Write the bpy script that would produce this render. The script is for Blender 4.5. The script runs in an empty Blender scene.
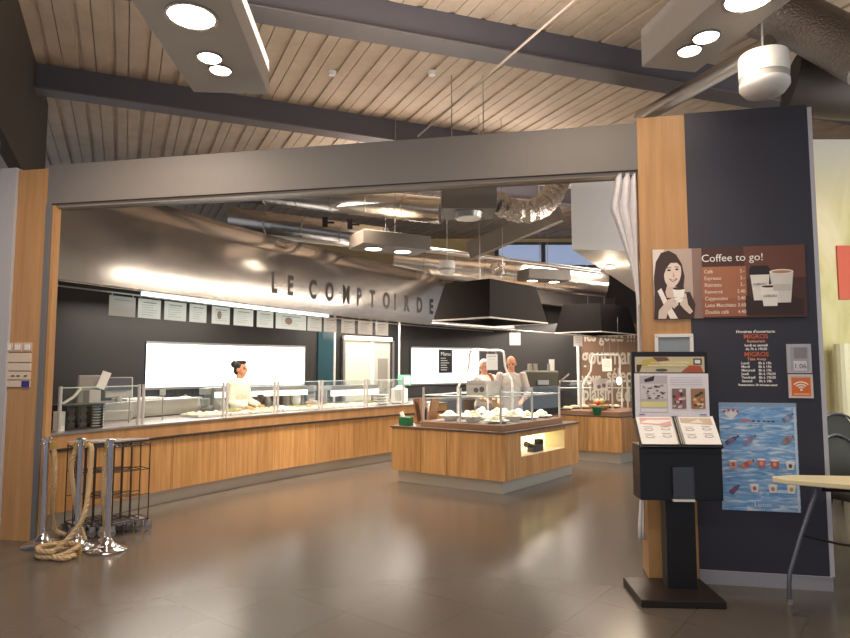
import bpy, bmesh, math, random
from mathutils import Vector, Matrix
random.seed(7)
R = math.radians
SC = bpy.context.scene
COL = SC.collection

# ------------------------------------------------------------------ camera
F, HY, H = 620.0, 368.0, 1.6
TH = math.atan((HY-319)/F); CT, ST = math.cos(TH), math.sin(TH)
cam = bpy.data.objects.new('camera', bpy.data.cameras.new('camera')); COL.objects.link(cam)
cam.location = (0, 0, H); cam.rotation_euler = (R(90)+TH, 0, 0)
cam.data.sensor_width = 36; cam.data.lens = 36*F/850; cam.data.clip_end = 200
SC.camera = cam
def at(px, py, Y):
    x, y = (px-425)/F, (319-py)/F
    t = Y/(CT-y*ST)
    return Vector((x*t, Y, H+(ST+y*CT)*t))

# ------------------------------------------------------------------ world, view
w = bpy.data.worlds.new('world'); SC.world = w; w.use_nodes = True
bg = w.node_tree.nodes['Background']
bg.inputs[0].default_value = (0.78, 0.82, 0.92, 1); bg.inputs[1].default_value = 0.50
SC.view_settings.view_transform = 'Standard'; SC.view_settings.look = 'None'
SC.view_settings.gamma = 1; SC.view_settings.use_curve_mapping = False
SC.view_settings.exposure = 0.25

def area(loc, size, power, color, rot=(0, 0, 0), sy=None, spread=180):
    l = bpy.data.lights.new('fill_light', 'AREA'); l.energy = power; l.color = color
    l.size = size
    if sy: l.shape = 'RECTANGLE'; l.size_y = sy
    l.spread = R(spread)
    o = bpy.data.objects.new('fill_light', l); o.location = loc; o.rotation_euler = rot
    COL.objects.link(o); return o
WARM = (1.0, 0.80, 0.60); NEUT = (1.0, 0.90, 0.78)
# added fill areas above the counters, standing in for serving hall lamps
area((-2.0, 7.9, 3.4), 1.0, 60, WARM, (0, 0, R(55)), 0.3, 110)
area((-1.0, 9.2, 3.9), 1.4, 90, WARM, (0, 0, R(50)), 0.6, 110)
area((0.2, 11.3, 3.9), 1.6, 120, NEUT, (0, 0, R(50)), 0.6, 110)
area((3.3, 9.6, 2.95), 1.0, 60, WARM)
area((2.9, 13.2, 3.9), 1.6, 150, NEUT, spread=120)
area((-3.8, 9.6, 2.6), 2.4, 50, NEUT, (0, 0, R(50)), 0.5)
area((-.9, 12.6, 2.6), 2.4, 50, NEUT, (0, 0, R(50)), 0.5)
area((2.6, 14.6, 2.7), 2.4, 60, NEUT, (0, 0, R(30)), 0.5)
# unseen light line added behind the white bulkhead to streak the steel band
area((3.0, 10.4, 3.34), 6.0, 42, NEUT, (R(90), 0, R(63.5)), 0.06)
# entrance hall fill; the long area is added, unseen, for the band's highlight
area((-0.8, 1.6, 3.25), 6.5, 60, NEUT, (R(35), 0, R(-11)), 0.12)
area((-2.6, 4.4, 3.85), 0.9, 60, WARM)
area((1.0, 3.9, 3.85), 1.0, 22, WARM)
# added up-facing areas with no fitting, brightening the planked ceiling
area((-1.0, 4.6, 4.1), 5.0, 105, NEUT, (R(180), 0, R(26)), 1.2)
area((0.8, 11.0, 4.2), 5.0, 95, NEUT, (R(180), 0, R(26)), 1.5)
# added areas standing in for right-hand daylight; the first brightens the yellow wall
area((5.6, 4.6, 2.6), 3.0, 100, (1.0, 0.98, 0.92), (R(90), 0, R(-12)), 3.0)
area((6.5, 3.2, 4.0), 3.0, 90, (1.0, 0.98, 0.92), (R(20), 0, 0), 2.0)

# ------------------------------------------------------------------ materials
def lin(h):
    if isinstance(h, str):
        h = h.lstrip('#'); c = [int(h[i:i+2], 16)/255 for i in (0, 2, 4)]
    else: c = [v/255 for v in h]
    return tuple(((v+0.055)/1.055)**2.4 if v > 0.04045 else v/12.92 for v in c)+(1,)
MC = {}
def mat(name, col, rough=0.5, metal=0.0, emit=0.0, spec=0.5, coat=0.0, bump=0.0, bscale=60):
    if name in MC: return MC[name]
    m = bpy.data.materials.new(name); m.use_nodes = True; MC[name] = m
    nt = m.node_tree; p = nt.nodes['Principled BSDF']; c = lin(col)
    p.inputs['Roughness'].default_value = rough; p.inputs['Metallic'].default_value = metal
    p.inputs['Specular IOR Level'].default_value = spec; p.inputs['Coat Weight'].default_value = coat
    n = nt.nodes.new('ShaderNodeTexNoise'); n.inputs['Scale'].default_value = bscale
    g = nt.nodes.new('ShaderNodeNewGeometry'); nt.links.new(g.outputs['Position'], n.inputs['Vector'])
    mx = nt.nodes.new('ShaderNodeMix'); mx.data_type = 'RGBA'
    mx.inputs[6].default_value = tuple(v*0.93 for v in c[:3])+(1,); mx.inputs[7].default_value = tuple(min(1, v*1.05) for v in c[:3])+(1,)
    nt.links.new(n.outputs[0], mx.inputs[0]); nt.links.new(mx.outputs[2], p.inputs['Base Color'])
    if emit:
        p.inputs['Emission Color'].default_value = c; p.inputs['Emission Strength'].default_value = emit
    if bump:
        b = nt.nodes.new('ShaderNodeBump'); b.inputs['Strength'].default_value = bump; b.inputs['Distance'].default_value = 0.02
        nt.links.new(n.outputs[0], b.inputs['Height']); nt.links.new(b.outputs[0], p.inputs['Normal'])
    return m
def wood(name, c1, c2, sx=26, sz=1.1, rough=0.42, vary=0.25):
    if name in MC: return MC[name]
    m = bpy.data.materials.new(name); m.use_nodes = True; MC[name] = m; nt = m.node_tree; p = nt.nodes['Principled BSDF']
    g = nt.nodes.new('ShaderNodeNewGeometry'); mp = nt.nodes.new('ShaderNodeMapping'); mp.inputs['Scale'].default_value = (sx, sx, sz)
    nt.links.new(g.outputs['Position'], mp.inputs['Vector'])
    n = nt.nodes.new('ShaderNodeTexNoise'); n.inputs['Scale'].default_value = 1.0; n.inputs['Detail'].default_value = 5; n.inputs['Roughness'].default_value = .6
    nt.links.new(mp.outputs[0], n.inputs['Vector'])
    r = nt.nodes.new('ShaderNodeValToRGB'); r.color_ramp.elements[0].position = .32; r.color_ramp.elements[1].position = .7
    r.color_ramp.elements[0].color = lin(c1); r.color_ramp.elements[1].color = lin(c2); nt.links.new(n.outputs[0], r.inputs[0])
    oi = nt.nodes.new('ShaderNodeObjectInfo'); hsv = nt.nodes.new('ShaderNodeHueSaturation')
    mr = nt.nodes.new('ShaderNodeMapRange'); mr.inputs[3].default_value = 1-vary; mr.inputs[4].default_value = 1+vary*.5
    nt.links.new(oi.outputs['Random'], mr.inputs[0]); nt.links.new(mr.outputs[0], hsv.inputs['Value'])
    nt.links.new(r.outputs[0], hsv.inputs['Color']); nt.links.new(hsv.outputs[0], p.inputs['Base Color'])
    p.inputs['Roughness'].default_value = rough
    return m
def brushed(name, col, rough=0.28, bump=0.15, sc=(1.2, 1.2, 60)):
    m = bpy.data.materials.new(name); m.use_nodes = True; nt = m.node_tree; p = nt.nodes['Principled BSDF']
    g = nt.nodes.new('ShaderNodeNewGeometry'); mp = nt.nodes.new('ShaderNodeMapping'); mp.inputs['Scale'].default_value = sc
    nt.links.new(g.outputs['Position'], mp.inputs['Vector'])
    n = nt.nodes.new('ShaderNodeTexNoise'); n.inputs['Scale'].default_value = 1.0; n.inputs['Detail'].default_value = 4
    nt.links.new(mp.outputs[0], n.inputs['Vector'])
    b = nt.nodes.new('ShaderNodeBump'); b.inputs['Strength'].default_value = bump; b.inputs['Distance'].default_value = .004
    nt.links.new(n.outputs[0], b.inputs['Height']); nt.links.new(b.outputs[0], p.inputs['Normal'])
    p.inputs['Base Color'].default_value = lin(col); p.inputs['Metallic'].default_value = 1; p.inputs['Roughness'].default_value = rough
    return m
def wavy(m):
    nt = m.node_tree; p = nt.nodes['Principled BSDF']; g = nt.nodes.new('ShaderNodeNewGeometry')
    n = nt.nodes.new('ShaderNodeTexNoise'); n.inputs['Scale'].default_value = .9; n.inputs['Detail'].default_value = 1
    nt.links.new(g.outputs['Position'], n.inputs['Vector'])
    b = nt.nodes.new('ShaderNodeBump'); b.inputs['Strength'].default_value = 1; b.inputs['Distance'].default_value = .008
    old = p.inputs['Normal'].links[0].from_node; nt.links.new(n.outputs[0], b.inputs['Height']); nt.links.new(b.outputs[0], old.inputs['Normal'])
    return m
def glassy(name, tint=(0.95, 0.98, 0.97, 1), gl=0.05):
    m = bpy.data.materials.new(name); m.use_nodes = True; nt = m.node_tree
    for n in list(nt.nodes):
        if n.type != 'OUTPUT_MATERIAL': nt.nodes.remove(n)
    o = [n for n in nt.nodes if n.type == 'OUTPUT_MATERIAL'][0]
    t = nt.nodes.new('ShaderNodeBsdfTransparent'); t.inputs[0].default_value = tint
    g = nt.nodes.new('ShaderNodeBsdfGlossy'); g.inputs['Roughness'].default_value = .05
    lw = nt.nodes.new('ShaderNodeLayerWeight'); lw.inputs[0].default_value = .35
    ma = nt.nodes.new('ShaderNodeMath'); ma.operation = 'MULTIPLY_ADD'; ma.inputs[1].default_value = .3; ma.inputs[2].default_value = gl*.4
    nt.links.new(lw.outputs['Fresnel'], ma.inputs[0])
    mx = nt.nodes.new('ShaderNodeMixShader'); nt.links.new(ma.outputs[0], mx.inputs[0])
    nt.links.new(t.outputs[0], mx.inputs[1]); nt.links.new(g.outputs[0], mx.inputs[2]); nt.links.new(mx.outputs[0], o.inputs[0])
    return m
def floor_mat():
    m = bpy.data.materials.new('floor_tile'); m.use_nodes = True; nt = m.node_tree; p = nt.nodes['Principled BSDF']
    g = nt.nodes.new('ShaderNodeNewGeometry'); mp = nt.nodes.new('ShaderNodeMapping'); mp.inputs['Rotation'].default_value = (0, 0, R(38))
    nt.links.new(g.outputs['Position'], mp.inputs['Vector'])
    br = nt.nodes.new('ShaderNodeTexBrick'); br.offset = 0; br.inputs['Scale'].default_value = 1; br.inputs['Brick Width'].default_value = .6
    br.inputs['Row Height'].default_value = .6; br.inputs['Mortar Size'].default_value = .003; br.inputs['Mortar Smooth'].default_value = .6
    br.inputs['Color1'].default_value = lin('#544d48'); br.inputs['Color2'].default_value = lin('#58514b'); br.inputs['Mortar'].default_value = lin('#453f3a')
    nt.links.new(mp.outputs[0], br.inputs['Vector'])
    n = nt.nodes.new('ShaderNodeTexNoise'); n.inputs['Scale'].default_value = .5; n.inputs['Detail'].default_value = 2
    nt.links.new(g.outputs['Position'], n.inputs['Vector'])
    mx = nt.nodes.new('ShaderNodeMix'); mx.data_type = 'RGBA'; mx.blend_type = 'MULTIPLY'; mx.inputs[0].default_value = .0
    nt.links.new(br.outputs[0], mx.inputs[6]); nt.links.new(n.outputs[0], mx.inputs[7]); nt.links.new(mx.outputs[2], p.inputs['Base Color'])
    rr = nt.nodes.new('ShaderNodeMapRange'); rr.inputs[3].default_value = .25; rr.inputs[4].default_value = .31
    nt.links.new(n.outputs[0], rr.inputs[0]); p.inputs['Roughness'].default_value = .23
    p.inputs['Specular IOR Level'].default_value = .6
    return m
M_wood = wood('beech_panel', '#a97c4a', '#cfa069', sx=22)
M_woodp = wood('pillar_wood', '#a97e52', '#be9262', sx=20, vary=0.0)
M_fascia = wood('fascia_wood', '#9c764e', '#bb9064', sx=8, vary=0.1)
M_dark = mat('stone_top', '#5a4a40', .3)
M_steel = brushed('brushed_steel', '#a9a29c', .24)
M_band = wavy(brushed('band_steel', '#aaa39d', .15, .04)); M_band.node_tree.nodes['Principled BSDF'].inputs['Metallic'].default_value = .82
M_plinth = mat('plinth_steel', '#cfc8ba', .42, .55)
M_duct = mat('duct_silver', '#c9c2ba', .28, 1.0, bump=.35, bscale=9)
M_foil = mat('foil', '#cfc8c0', .25, 1.0, bump=1.0, bscale=45)
M_chrome = mat('chrome', '#d8d8de', .12, 1.0)
M_post = mat('post_steel', '#cfccc9', .35, .5)
M_satin = mat('satin_steel', '#b4b0ac', .32, .9)
M_grey = mat('grey_paint', '#a5a2a0', .5)
M_lumdark = mat('lamp_box_grey', '#6f6964', .5)
M_lumpale = mat('lamp_box_pale', '#c4c0bc', .45)
M_beam = mat('grey_beam', '#706c6b', .5)
M_girder = mat('girder', '#5a5760', .55)
M_darkwall = mat('dark_wall', '#2b2827', .5)
M_black = mat('black_lacquer', '#17161b', .4)
M_blackm = mat('black_matt', '#1e1c1d', .7)
M_navy = mat('navy_wall', '#33323f', .45)
M_white = mat('white_plastic', '#e6e3df', .45)
M_paper = mat('white_paper', '#f1eeea', .7)
M_cloth = mat('white_cloth', '#dcdade', .85, bump=.3, bscale=30)
M_rope = mat('rope', '#b89f7c', .9, bump=.5, bscale=120)
M_lamp = mat('lamp_glow', '#fff2dc', .5, emit=14)
M_led = mat('led_glow', '#e6fff6', .5, emit=5)
M_screen = mat('screen_glow', '#ffffff', .5, emit=2.2)
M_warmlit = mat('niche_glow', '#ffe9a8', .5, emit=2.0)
M_skin = mat('skin', '#c98f6e', .55)
M_green = mat('green_plastic', '#17603a', .45)
M_food = mat('food_pale', '#e9d9b0', .7, bump=.6, bscale=60)
M_red = mat('red_food', '#c3301d', .5)
M_glass = glassy('glass_pane')
M_acryl = glassy('acrylic', (0.9, .92, .95, 1), .35)
M_seat = mat('seat_fabric', '#33332d', .8)
M_palewood = mat('pale_wood', '#e0d3ae', .45)
M_wire = mat('dark_wire', '#2a1f1a', .6)
M_wheel = mat('wheel_grey', '#77747a', .4)
M_teal = mat('teal_reflection', '#2d4c54', .15)  # teal reflection in the glass put into its colour

# ------------------------------------------------------------------ mesh helpers
class MB:
    def __init__(s): s.b = bmesh.new()
    def _m(s, vs, M):
        for v in vs: v.co = M @ v.co
    def box(s, c, d, rz=0, M=None):
        r = bmesh.ops.create_cube(s.b, size=1)['verts']
        T = Matrix.Translation(c) @ Matrix.Rotation(rz, 4, 'Z') @ Matrix.Diagonal((d[0], d[1], d[2], 1))
        s._m(r, (M @ T) if M else T); return s
    def cyl(s, p0, p1, r0, r1=None, seg=14):
        p0, p1 = Vector(p0), Vector(p1); r1 = r0 if r1 is None else r1; d = p1-p0
        r = bmesh.ops.create_cone(s.b, cap_ends=True, segments=seg, radius1=r0, radius2=r1, depth=d.length)['verts']
        s._m(r, Matrix.Translation((p0+p1)/2) @ d.to_track_quat('Z', 'Y').to_matrix().to_4x4()); return s
    def sph(s, c, rad, seg=14, M=None):
        if not hasattr(rad, '__len__'): rad = (rad,)*3
        r = bmesh.ops.create_uvsphere(s.b, u_segments=seg, v_segments=max(6, seg*2//3), radius=1)['verts']
        T = Matrix.Translation(c) @ (M or Matrix()) @ Matrix.Diagonal((*rad, 1)); s._m(r, T); return s
    def tube(s, pts, r, seg=8, rf=None):
        pts = [Vector(p) for p in pts]; rings = []; up = None
        for i, p in enumerate(pts):
            t = (pts[min(i+1, len(pts)-1)]-pts[max(i-1, 0)]).normalized()
            if up is None:
                up = Vector((0, 0, 1)) if abs(t.z) < .9 else Vector((1, 0, 0))
            n = (up-t*up.dot(t)).normalized(); bb = t.cross(n); up = n
            rr = rf(i) if rf else r
            rings.append([s.b.verts.new(p+(n*math.cos(a)+bb*math.sin(a))*rr) for a in [2*math.pi*k/seg for k in range(seg)]])
        for a, b in zip(rings, rings[1:]):
            for k in range(seg): s.b.faces.new((a[k], a[(k+1) % seg], b[(k+1) % seg], b[k]))
        s.b.faces.new(rings[0][::-1]); s.b.faces.new(rings[-1]); return s
    def prism(s, poly, z0, z1):
        lo = [s.b.verts.new((x, y, z0)) for x, y in poly]; hi = [s.b.verts.new((x, y, z1)) for x, y in poly]; n = len(poly)
        s.b.faces.new(lo[::-1]); s.b.faces.new(hi)
        for i in range(n): s.b.faces.new((lo[i], lo[(i+1) % n], hi[(i+1) % n], hi[i]))
        return s
    def lathe(s, prof, c=(0, 0, 0), seg=24):
        rings = []
        for r, z in prof:
            rings.append([s.b.verts.new((c[0]+max(r, 1e-4)*math.cos(2*math.pi*k/seg), c[1]+max(r, 1e-4)*math.sin(2*math.pi*k/seg), c[2]+z)) for k in range(seg)])
        for a, b in zip(rings, rings[1:]):
            for k in range(seg): s.b.faces.new((a[k], a[(k+1) % seg], b[(k+1) % seg], b[k]))
        return s
    def ribbon(s, path, o0, o1, z0, z1):
        """slab following a plan path; o0,o1 = offsets towards the visitor side"""
        A, Bq = off(path, o0), off(path, o1)
        n = len(path); q = []
        for i in range(n):
            q.append([s.b.verts.new((A[i][0], A[i][1], z0)), s.b.verts.new((Bq[i][0], Bq[i][1], z0)), s.b.verts.new((Bq[i][0], Bq[i][1], z1)), s.b.verts.new((A[i][0], A[i][1], z1))])
        for a, b in zip(q, q[1:]):
            for k in range(4): s.b.faces.new((a[k], a[(k+1) % 4], b[(k+1) % 4], b[k]))
        s.b.faces.new(q[0][::-1]); s.b.faces.new(q[-1]); return s
    def obj(s, name, m, parent=None, smooth=False, bevel=0, label=None):
        bmesh.ops.recalc_face_normals(s.b, faces=s.b.faces)
        me = bpy.data.meshes.new(name); s.b.to_mesh(me); s.b.free()
        for mm in (m if isinstance(m, list) else [m]): me.materials.append(mm)
        if smooth:
            for p in me.polygons: p.use_smooth = True
            try: me.set_sharp_from_angle(angle=R(40))
            except Exception: pass
        o = bpy.data.objects.new(name, me); COL.objects.link(o)
        if parent: o.parent = parent
        if bevel:
            b = o.modifiers.new('bevel', 'BEVEL'); b.width = bevel; b.segments = 2; b.limit_method = 'ANGLE'
        if label: o['label'] = label
        return o
def off(path, o):
    r = []
    for i, p in enumerate(path):
        a = Vector(path[max(i-1, 0)]); b = Vector(path[min(i+1, len(path)-1)]); t = (b-a).normalized()
        r.append((p[0]+t.y*o, p[1]-t.x*o))
    return r
def smoothpath(pts, n=8):
    P = [Vector(p) for p in pts]; P = [2*P[0]-P[1]]+P+[2*P[-1]-P[-2]]; out = []
    for i in range(1, len(P)-2):
        for k in range(n):
            t = k/n; a, b, c, d = P[i-1:i+3]
            out.append(tuple(.5*((2*b)+(c-a)*t+(2*a-5*b+4*c-d)*t*t+(3*b-a-3*c+d)*t**3)))
    out.append(tuple(P[-2])); return out
def along(path, s):
    """point and tangent at arclength s"""
    for a, b in zip(path, path[1:]):
        a, b = Vector(a), Vector(b); L = (b-a).length
        if s <= L: return a+(b-a)*(s/L), (b-a)/L
        s -= L
    return b, (b-a)/L
def plen(path): return sum((Vector(b)-Vector(a)).length for a, b in zip(path, path[1:]))
def cut(path, s0, s1, n=6):
    return [tuple(along(path, s0+(s1-s0)*k/n)[0]) for k in range(n+1)]
def tag(o, label, cat, group=None, kind=None):
    if label: o['label'] = label
    if cat: o['category'] = cat
    if group: o['group'] = group
    if kind: o['kind'] = kind
    return o
def struct(o): o['kind'] = 'structure'; return o
def thing(name, label, cat, loc=(0, 0, 0), rz=0, group=None):
    o = bpy.data.objects.new(name, None); o.empty_display_size = .1; COL.objects.link(o)
    o.location = loc; o.rotation_euler = (0, 0, rz); return tag(o, label, cat, group)
def dup(root, loc=None, rz=None, label=None, group=None):
    kids = [c for c in COL.objects if c.parent == root]
    r = root.copy(); COL.objects.link(r)
    if loc is not None: r.location = loc
    if rz is not None: r.rotation_euler = (0, 0, rz)
    if label: r['label'] = label
    if group: r['group'] = group
    for ch in kids:
        gk = [c for c in COL.objects if c.parent == ch]
        c = ch.copy(); COL.objects.link(c); c.parent = r
        for g in gk:
            d = g.copy(); COL.objects.link(d); d.parent = c
    return r
def text(s, size, m, parent, loc, name='lettering', align='CENTER', ext=.001, sx=1.0, rx=90, bold=0, rz=0, shear=0):
    cu = bpy.data.curves.new('t', 'FONT'); cu.body = s; cu.size = size; cu.align_x = align; cu.extrude = ext; cu.offset = bold; cu.shear = shear
    cu.resolution_u = 3
    t = bpy.data.objects.new('t', cu); COL.objects.link(t); bpy.context.view_layer.update()
    me = bpy.data.meshes.new_from_object(t.evaluated_get(bpy.context.evaluated_depsgraph_get()))
    bpy.data.objects.remove(t)
    me.transform(Matrix.Rotation(rz, 4, 'Z') @ Matrix.Rotation(R(rx), 4, 'X') @ Matrix.Diagonal((sx, 1, 1, 1))); me.materials.clear(); me.materials.append(m)
    o = bpy.data.objects.new(name, me); COL.objects.link(o); o.parent = parent; o.location = loc; return o
def art(name, parent, loc, layers, step=.0006, rough=.45, emit=0.0, tilt=0):
    """a flat print: coloured shapes in x,z laid on one another, facing -y"""
    b = bmesh.new(); ms = []; idx = {}
    for k, (c, poly) in enumerate(layers):
        if c not in idx:
            idx[c] = len(ms); ms.append(mat('print_'+c.lstrip('#')+('_e' if emit else ''), c, rough, emit=emit, bscale=15))
        vs = [b.verts.new((x, -step*(k+1), z)) for x, z in poly]
        f = b.faces.new(vs); f.material_index = idx[c]
        f.normal_update()
        if f.normal.y > 0: f.normal_flip()
    me = bpy.data.meshes.new(name); b.to_mesh(me); b.free()
    for m in ms: me.materials.append(m)
    o = bpy.data.objects.new(name, me); COL.objects.link(o); o.parent = parent; o.location = loc; o.rotation_euler = (tilt, 0, 0); return o
def ell(cx, cz, rx, rz, n=20, rot=0, a0=0, a1=360):
    r = []
    for k in range(n):
        a = R(a0+(a1-a0)*k/(n if a1-a0 == 360 else n-1)); x, z = rx*math.cos(a), rz*math.sin(a)
        r.append((cx+x*math.cos(rot)-z*math.sin(rot), cz+x*math.sin(rot)+z*math.cos(rot)))
    return r
def rect(x0, z0, x1, z1): return [(x0, z0), (x1, z0), (x1, z1), (x0, z1)]
ORD = ['first', 'second', 'third', 'fourth', 'fifth', 'sixth', 'seventh', 'eighth', 'ninth', 'tenth', 'eleventh', 'twelfth', 'thirteenth', 'fourteenth', 'fifteenth', 'sixteenth']

# ------------------------------------------------------------------ plan
def fy(x): return 4.60-.1946*(x-2.93)                    # the facade line
FA = math.atan2(-.191, .9816)
def fpoly(x0, x1, d0, d1):                               # footprint on the facade, d = depth behind its face
    nx, ny = .191, .9816
    return [(x0+nx*d0, fy(x0)+ny*d0), (x1+nx*d0, fy(x1)+ny*d0), (x1+nx*d1, fy(x1)+ny*d1), (x0+nx*d1, fy(x0)+ny*d1)]
DS = Vector((-.436, .9)); DP = Vector((.9, .436))        # ceiling planks run along DS
CP = smoothpath([(-3.84, 6.13), (-3.64, 6.52), (-3.205, 7.376), (-2.761, 8.112), (-2.202, 8.96), (-1.488, 9.865), (-.608, 10.929), (.35, 12.0)])
BP = smoothpath([(-3.93, 6.12), (-3.80, 6.4), (-3.3, 7.4), (-2.65, 8.72), (-1.8, 10.25), (-.7, 11.95), (.7, 13.7), (2.4, 15.45), (4.55, 17.0), (5.4, 17.5)])
ZC = 5.5

# ------------------------------------------------------------------ setting
struct(MB().box((2, 8, -.05), (26, 30, .1)).obj('floor', floor_mat()))
# ceiling: planks with a shallow groove along each
b = MB(); per = .376
for k in range(-34, 40):
    o = DP*(k*per) + Vector((-1.57, 6.5)); L0, L1 = -12, 16
    a0, a1 = o+DS*L0, o+DS*L1
    def strip(w0, w1, z0, z1):
        b.prism([tuple(a0+DP*w0), tuple(a0+DP*w1), tuple(a1+DP*w1), tuple(a1+DP*w0)], z0, z1)
    strip(.01, .17, ZC, ZC+.03); strip(.17, .24, ZC+.028, ZC+.05); strip(.24, per, ZC, ZC+.03)
b.box((0, 9, ZC+.09), (34, 40, .03))
struct(b.obj('ceiling', wood('ceiling_plank', '#b8a490', '#c8b5a2', sx=3, sz=3, rough=.7, vary=0)))
# steel girders under the ceiling
def girder(p0, p1, h, wd, name, lab):
    p0, p1 = Vector(p0), Vector(p1); d = (p1-p0).normalized(); n = Vector((-d.y, d.x)); p0 = p0-d*3; p1 = p1+d*9
    def pl4(w): return [tuple(p0-n*w), tuple(p1-n*w), tuple(p1+n*w), tuple(p0+n*w)]
    q = thing(name, lab, 'girder')
    MB().prism(pl4(wd*.2), ZC-h, ZC).obj('web', M_girder, q)
    MB().prism(pl4(wd*.5), ZC-h-.02, ZC-h).obj('flange', mat('flange', '#6b6668', .45), q)  # light on the underside put into a paler colour than the web
    q['kind'] = 'structure'
    return q
girder((-5.03, 7.7), (.36, 9.9), .34, .26, 'trim_1', '')
girder((-.63, 6.3), (2.67, 7.42), .36, .30, 'trim_2', '')
girder((2.2, 13.0), (5.5, 14.1), .34, .26, 'trim_3', '')
# dark fascia wall on the left above the white door
b = MB(); s0 = Vector((-4.2, 6.05)); a, c = s0-DS*9, s0+DS*3.2
b.prism([tuple(a), tuple(c), (c.x-.15, c.y), (a.x-.15, a.y)], 3.9, ZC)
struct(b.obj('wall_left', mat('left_fascia', '#4a433c', .7)))
struct(MB().prism([(-5.6, 6.27), (-4.32, 6.02), (-4.30, 6.12), (-5.6, 6.37)], 0, 3.9).obj('wall_left', mat('left_wall', '#8b8178', .6)))
# white door frame left of the pillar
d = thing('door_1', '', '', (0, 0, 0)); d['kind'] = 'structure'
MB().prism(fpoly(-4.16, -3.98, -.03, .08), 0, 3.55).obj('door_frame', mat('door_white', '#b5b3b8', .4), d)
MB().prism(fpoly(-4.9, -4.17, .0, .08), 0, 3.45).obj('door_leaf', mat('door_white', '#b5b3b8', .4), d)
MB().prism(fpoly(-4.36, -4.25, -.05, -.02), .28, .5).obj('kick_plate', mat('red_paint', '#8c2f26', .5), d)
# facade
struct(MB().prism(fpoly(-3.975, -3.65, 0, .09), 0, 3.53).obj('wall_front', M_woodp))
struct(MB().prism(fpoly(-3.65, -3.60, -.01, .09), 0, 3.18).obj('trim_4', mat('jamb_grey', '#6a6a6e', .4)))
struct(MB().prism(fpoly(-3.60, -3.57, .02, .09), 0, 3.17).obj('trim_5', M_woodp))
struct(MB().prism(fpoly(-3.65, 1.70, 0, .28), 3.18, 3.56).obj('trim_6', M_beam))
struct(MB().prism(fpoly(-3.6, 1.70, .04, .12), 3.15, 3.18).obj('trim_7', mat('track', '#9a8f86', .4)))
struct(MB().prism(fpoly(1.70, 2.052, 0, .30), 0, 3.6).obj('wall_front', M_woodp))
struct(MB().prism(fpoly(2.052, 2.92, 0, .30), .1, 3.61).obj('wall_right', M_navy))
struct(MB().prism(fpoly(2.052, 2.935, -.012, .30), 0, .1).obj('baseboard_front', mat('skirt', '#9a9aa4', .4)))
struct(MB().prism(fpoly(2.922, 2.952, .0, .10), 0.1, 3.59).obj('trim_8', mat('edge_metal', '#c4c3cb', .35, .2)))
# wall with the big words, dark kitchen wall, far upper wall
WP = smoothpath([(-6.3, 8.0), (-5.3, 9.1), (-4.48, 10.0), (-3.4, 11.15), (-2.35, 12.15), (-1.2, 13.25), (-.15, 14.3), (1.2, 15.1), (3.74, 15.3)])
struct(MB().ribbon(WP, 0, -.12, 0, 3.6).obj('wall_back', M_darkwall))
struct(MB().box((6.3, 15.35, 1.35), (5.1, .1, 2.7)).obj('wall_back_right', mat('word_wall', '#8d6f5c', .6)))
struct(MB().cyl((3.76, 15.25, 0), (3.76, 15.25, 2.75), .035).obj('trim_9', M_white))
struct(MB().box((3.5, 18.6, 5.25-.1), (22, .1, .9)).obj('wall_far_upper', mat('upper_wall', '#d8c08c', .6)))
struct(MB().box((3.5, 18.6, 2.2), (22, .1, 4.4)).obj('wall_far_lower', mat('lower_far', '#57504c', .6)))
wn = thing('window_1', '', ''); wn['kind'] = 'structure'
MB().box((3.65, 18.45, 4.98), (3.0, .02, .62)).obj('pane', mat('sky_pane', '#94a2c0', .3, emit=.7), wn)
for x in (2.15, 3.55, 5.15): MB().box((x, 18.4, 4.98), (.12, .08, .7)).obj('mullion', M_girder, wn)
MB().box((3.65, 18.4, 5.33), (3.1, .1, .06)).obj('window_frame', M_girder, wn)
MB().box((3.65, 18.4, 4.64), (3.1, .1, .06)).obj('window_frame', M_girder, wn)
# white bulkhead hanging over the right of the serving hall
struct(MB().prism([(1.74, 7.25), (4.1, 7.59), (4.1, 11.8)], 3.0, 4.3).obj('wall_bulkhead', mat('bulkhead', '#e2dedb', .55)))
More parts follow.
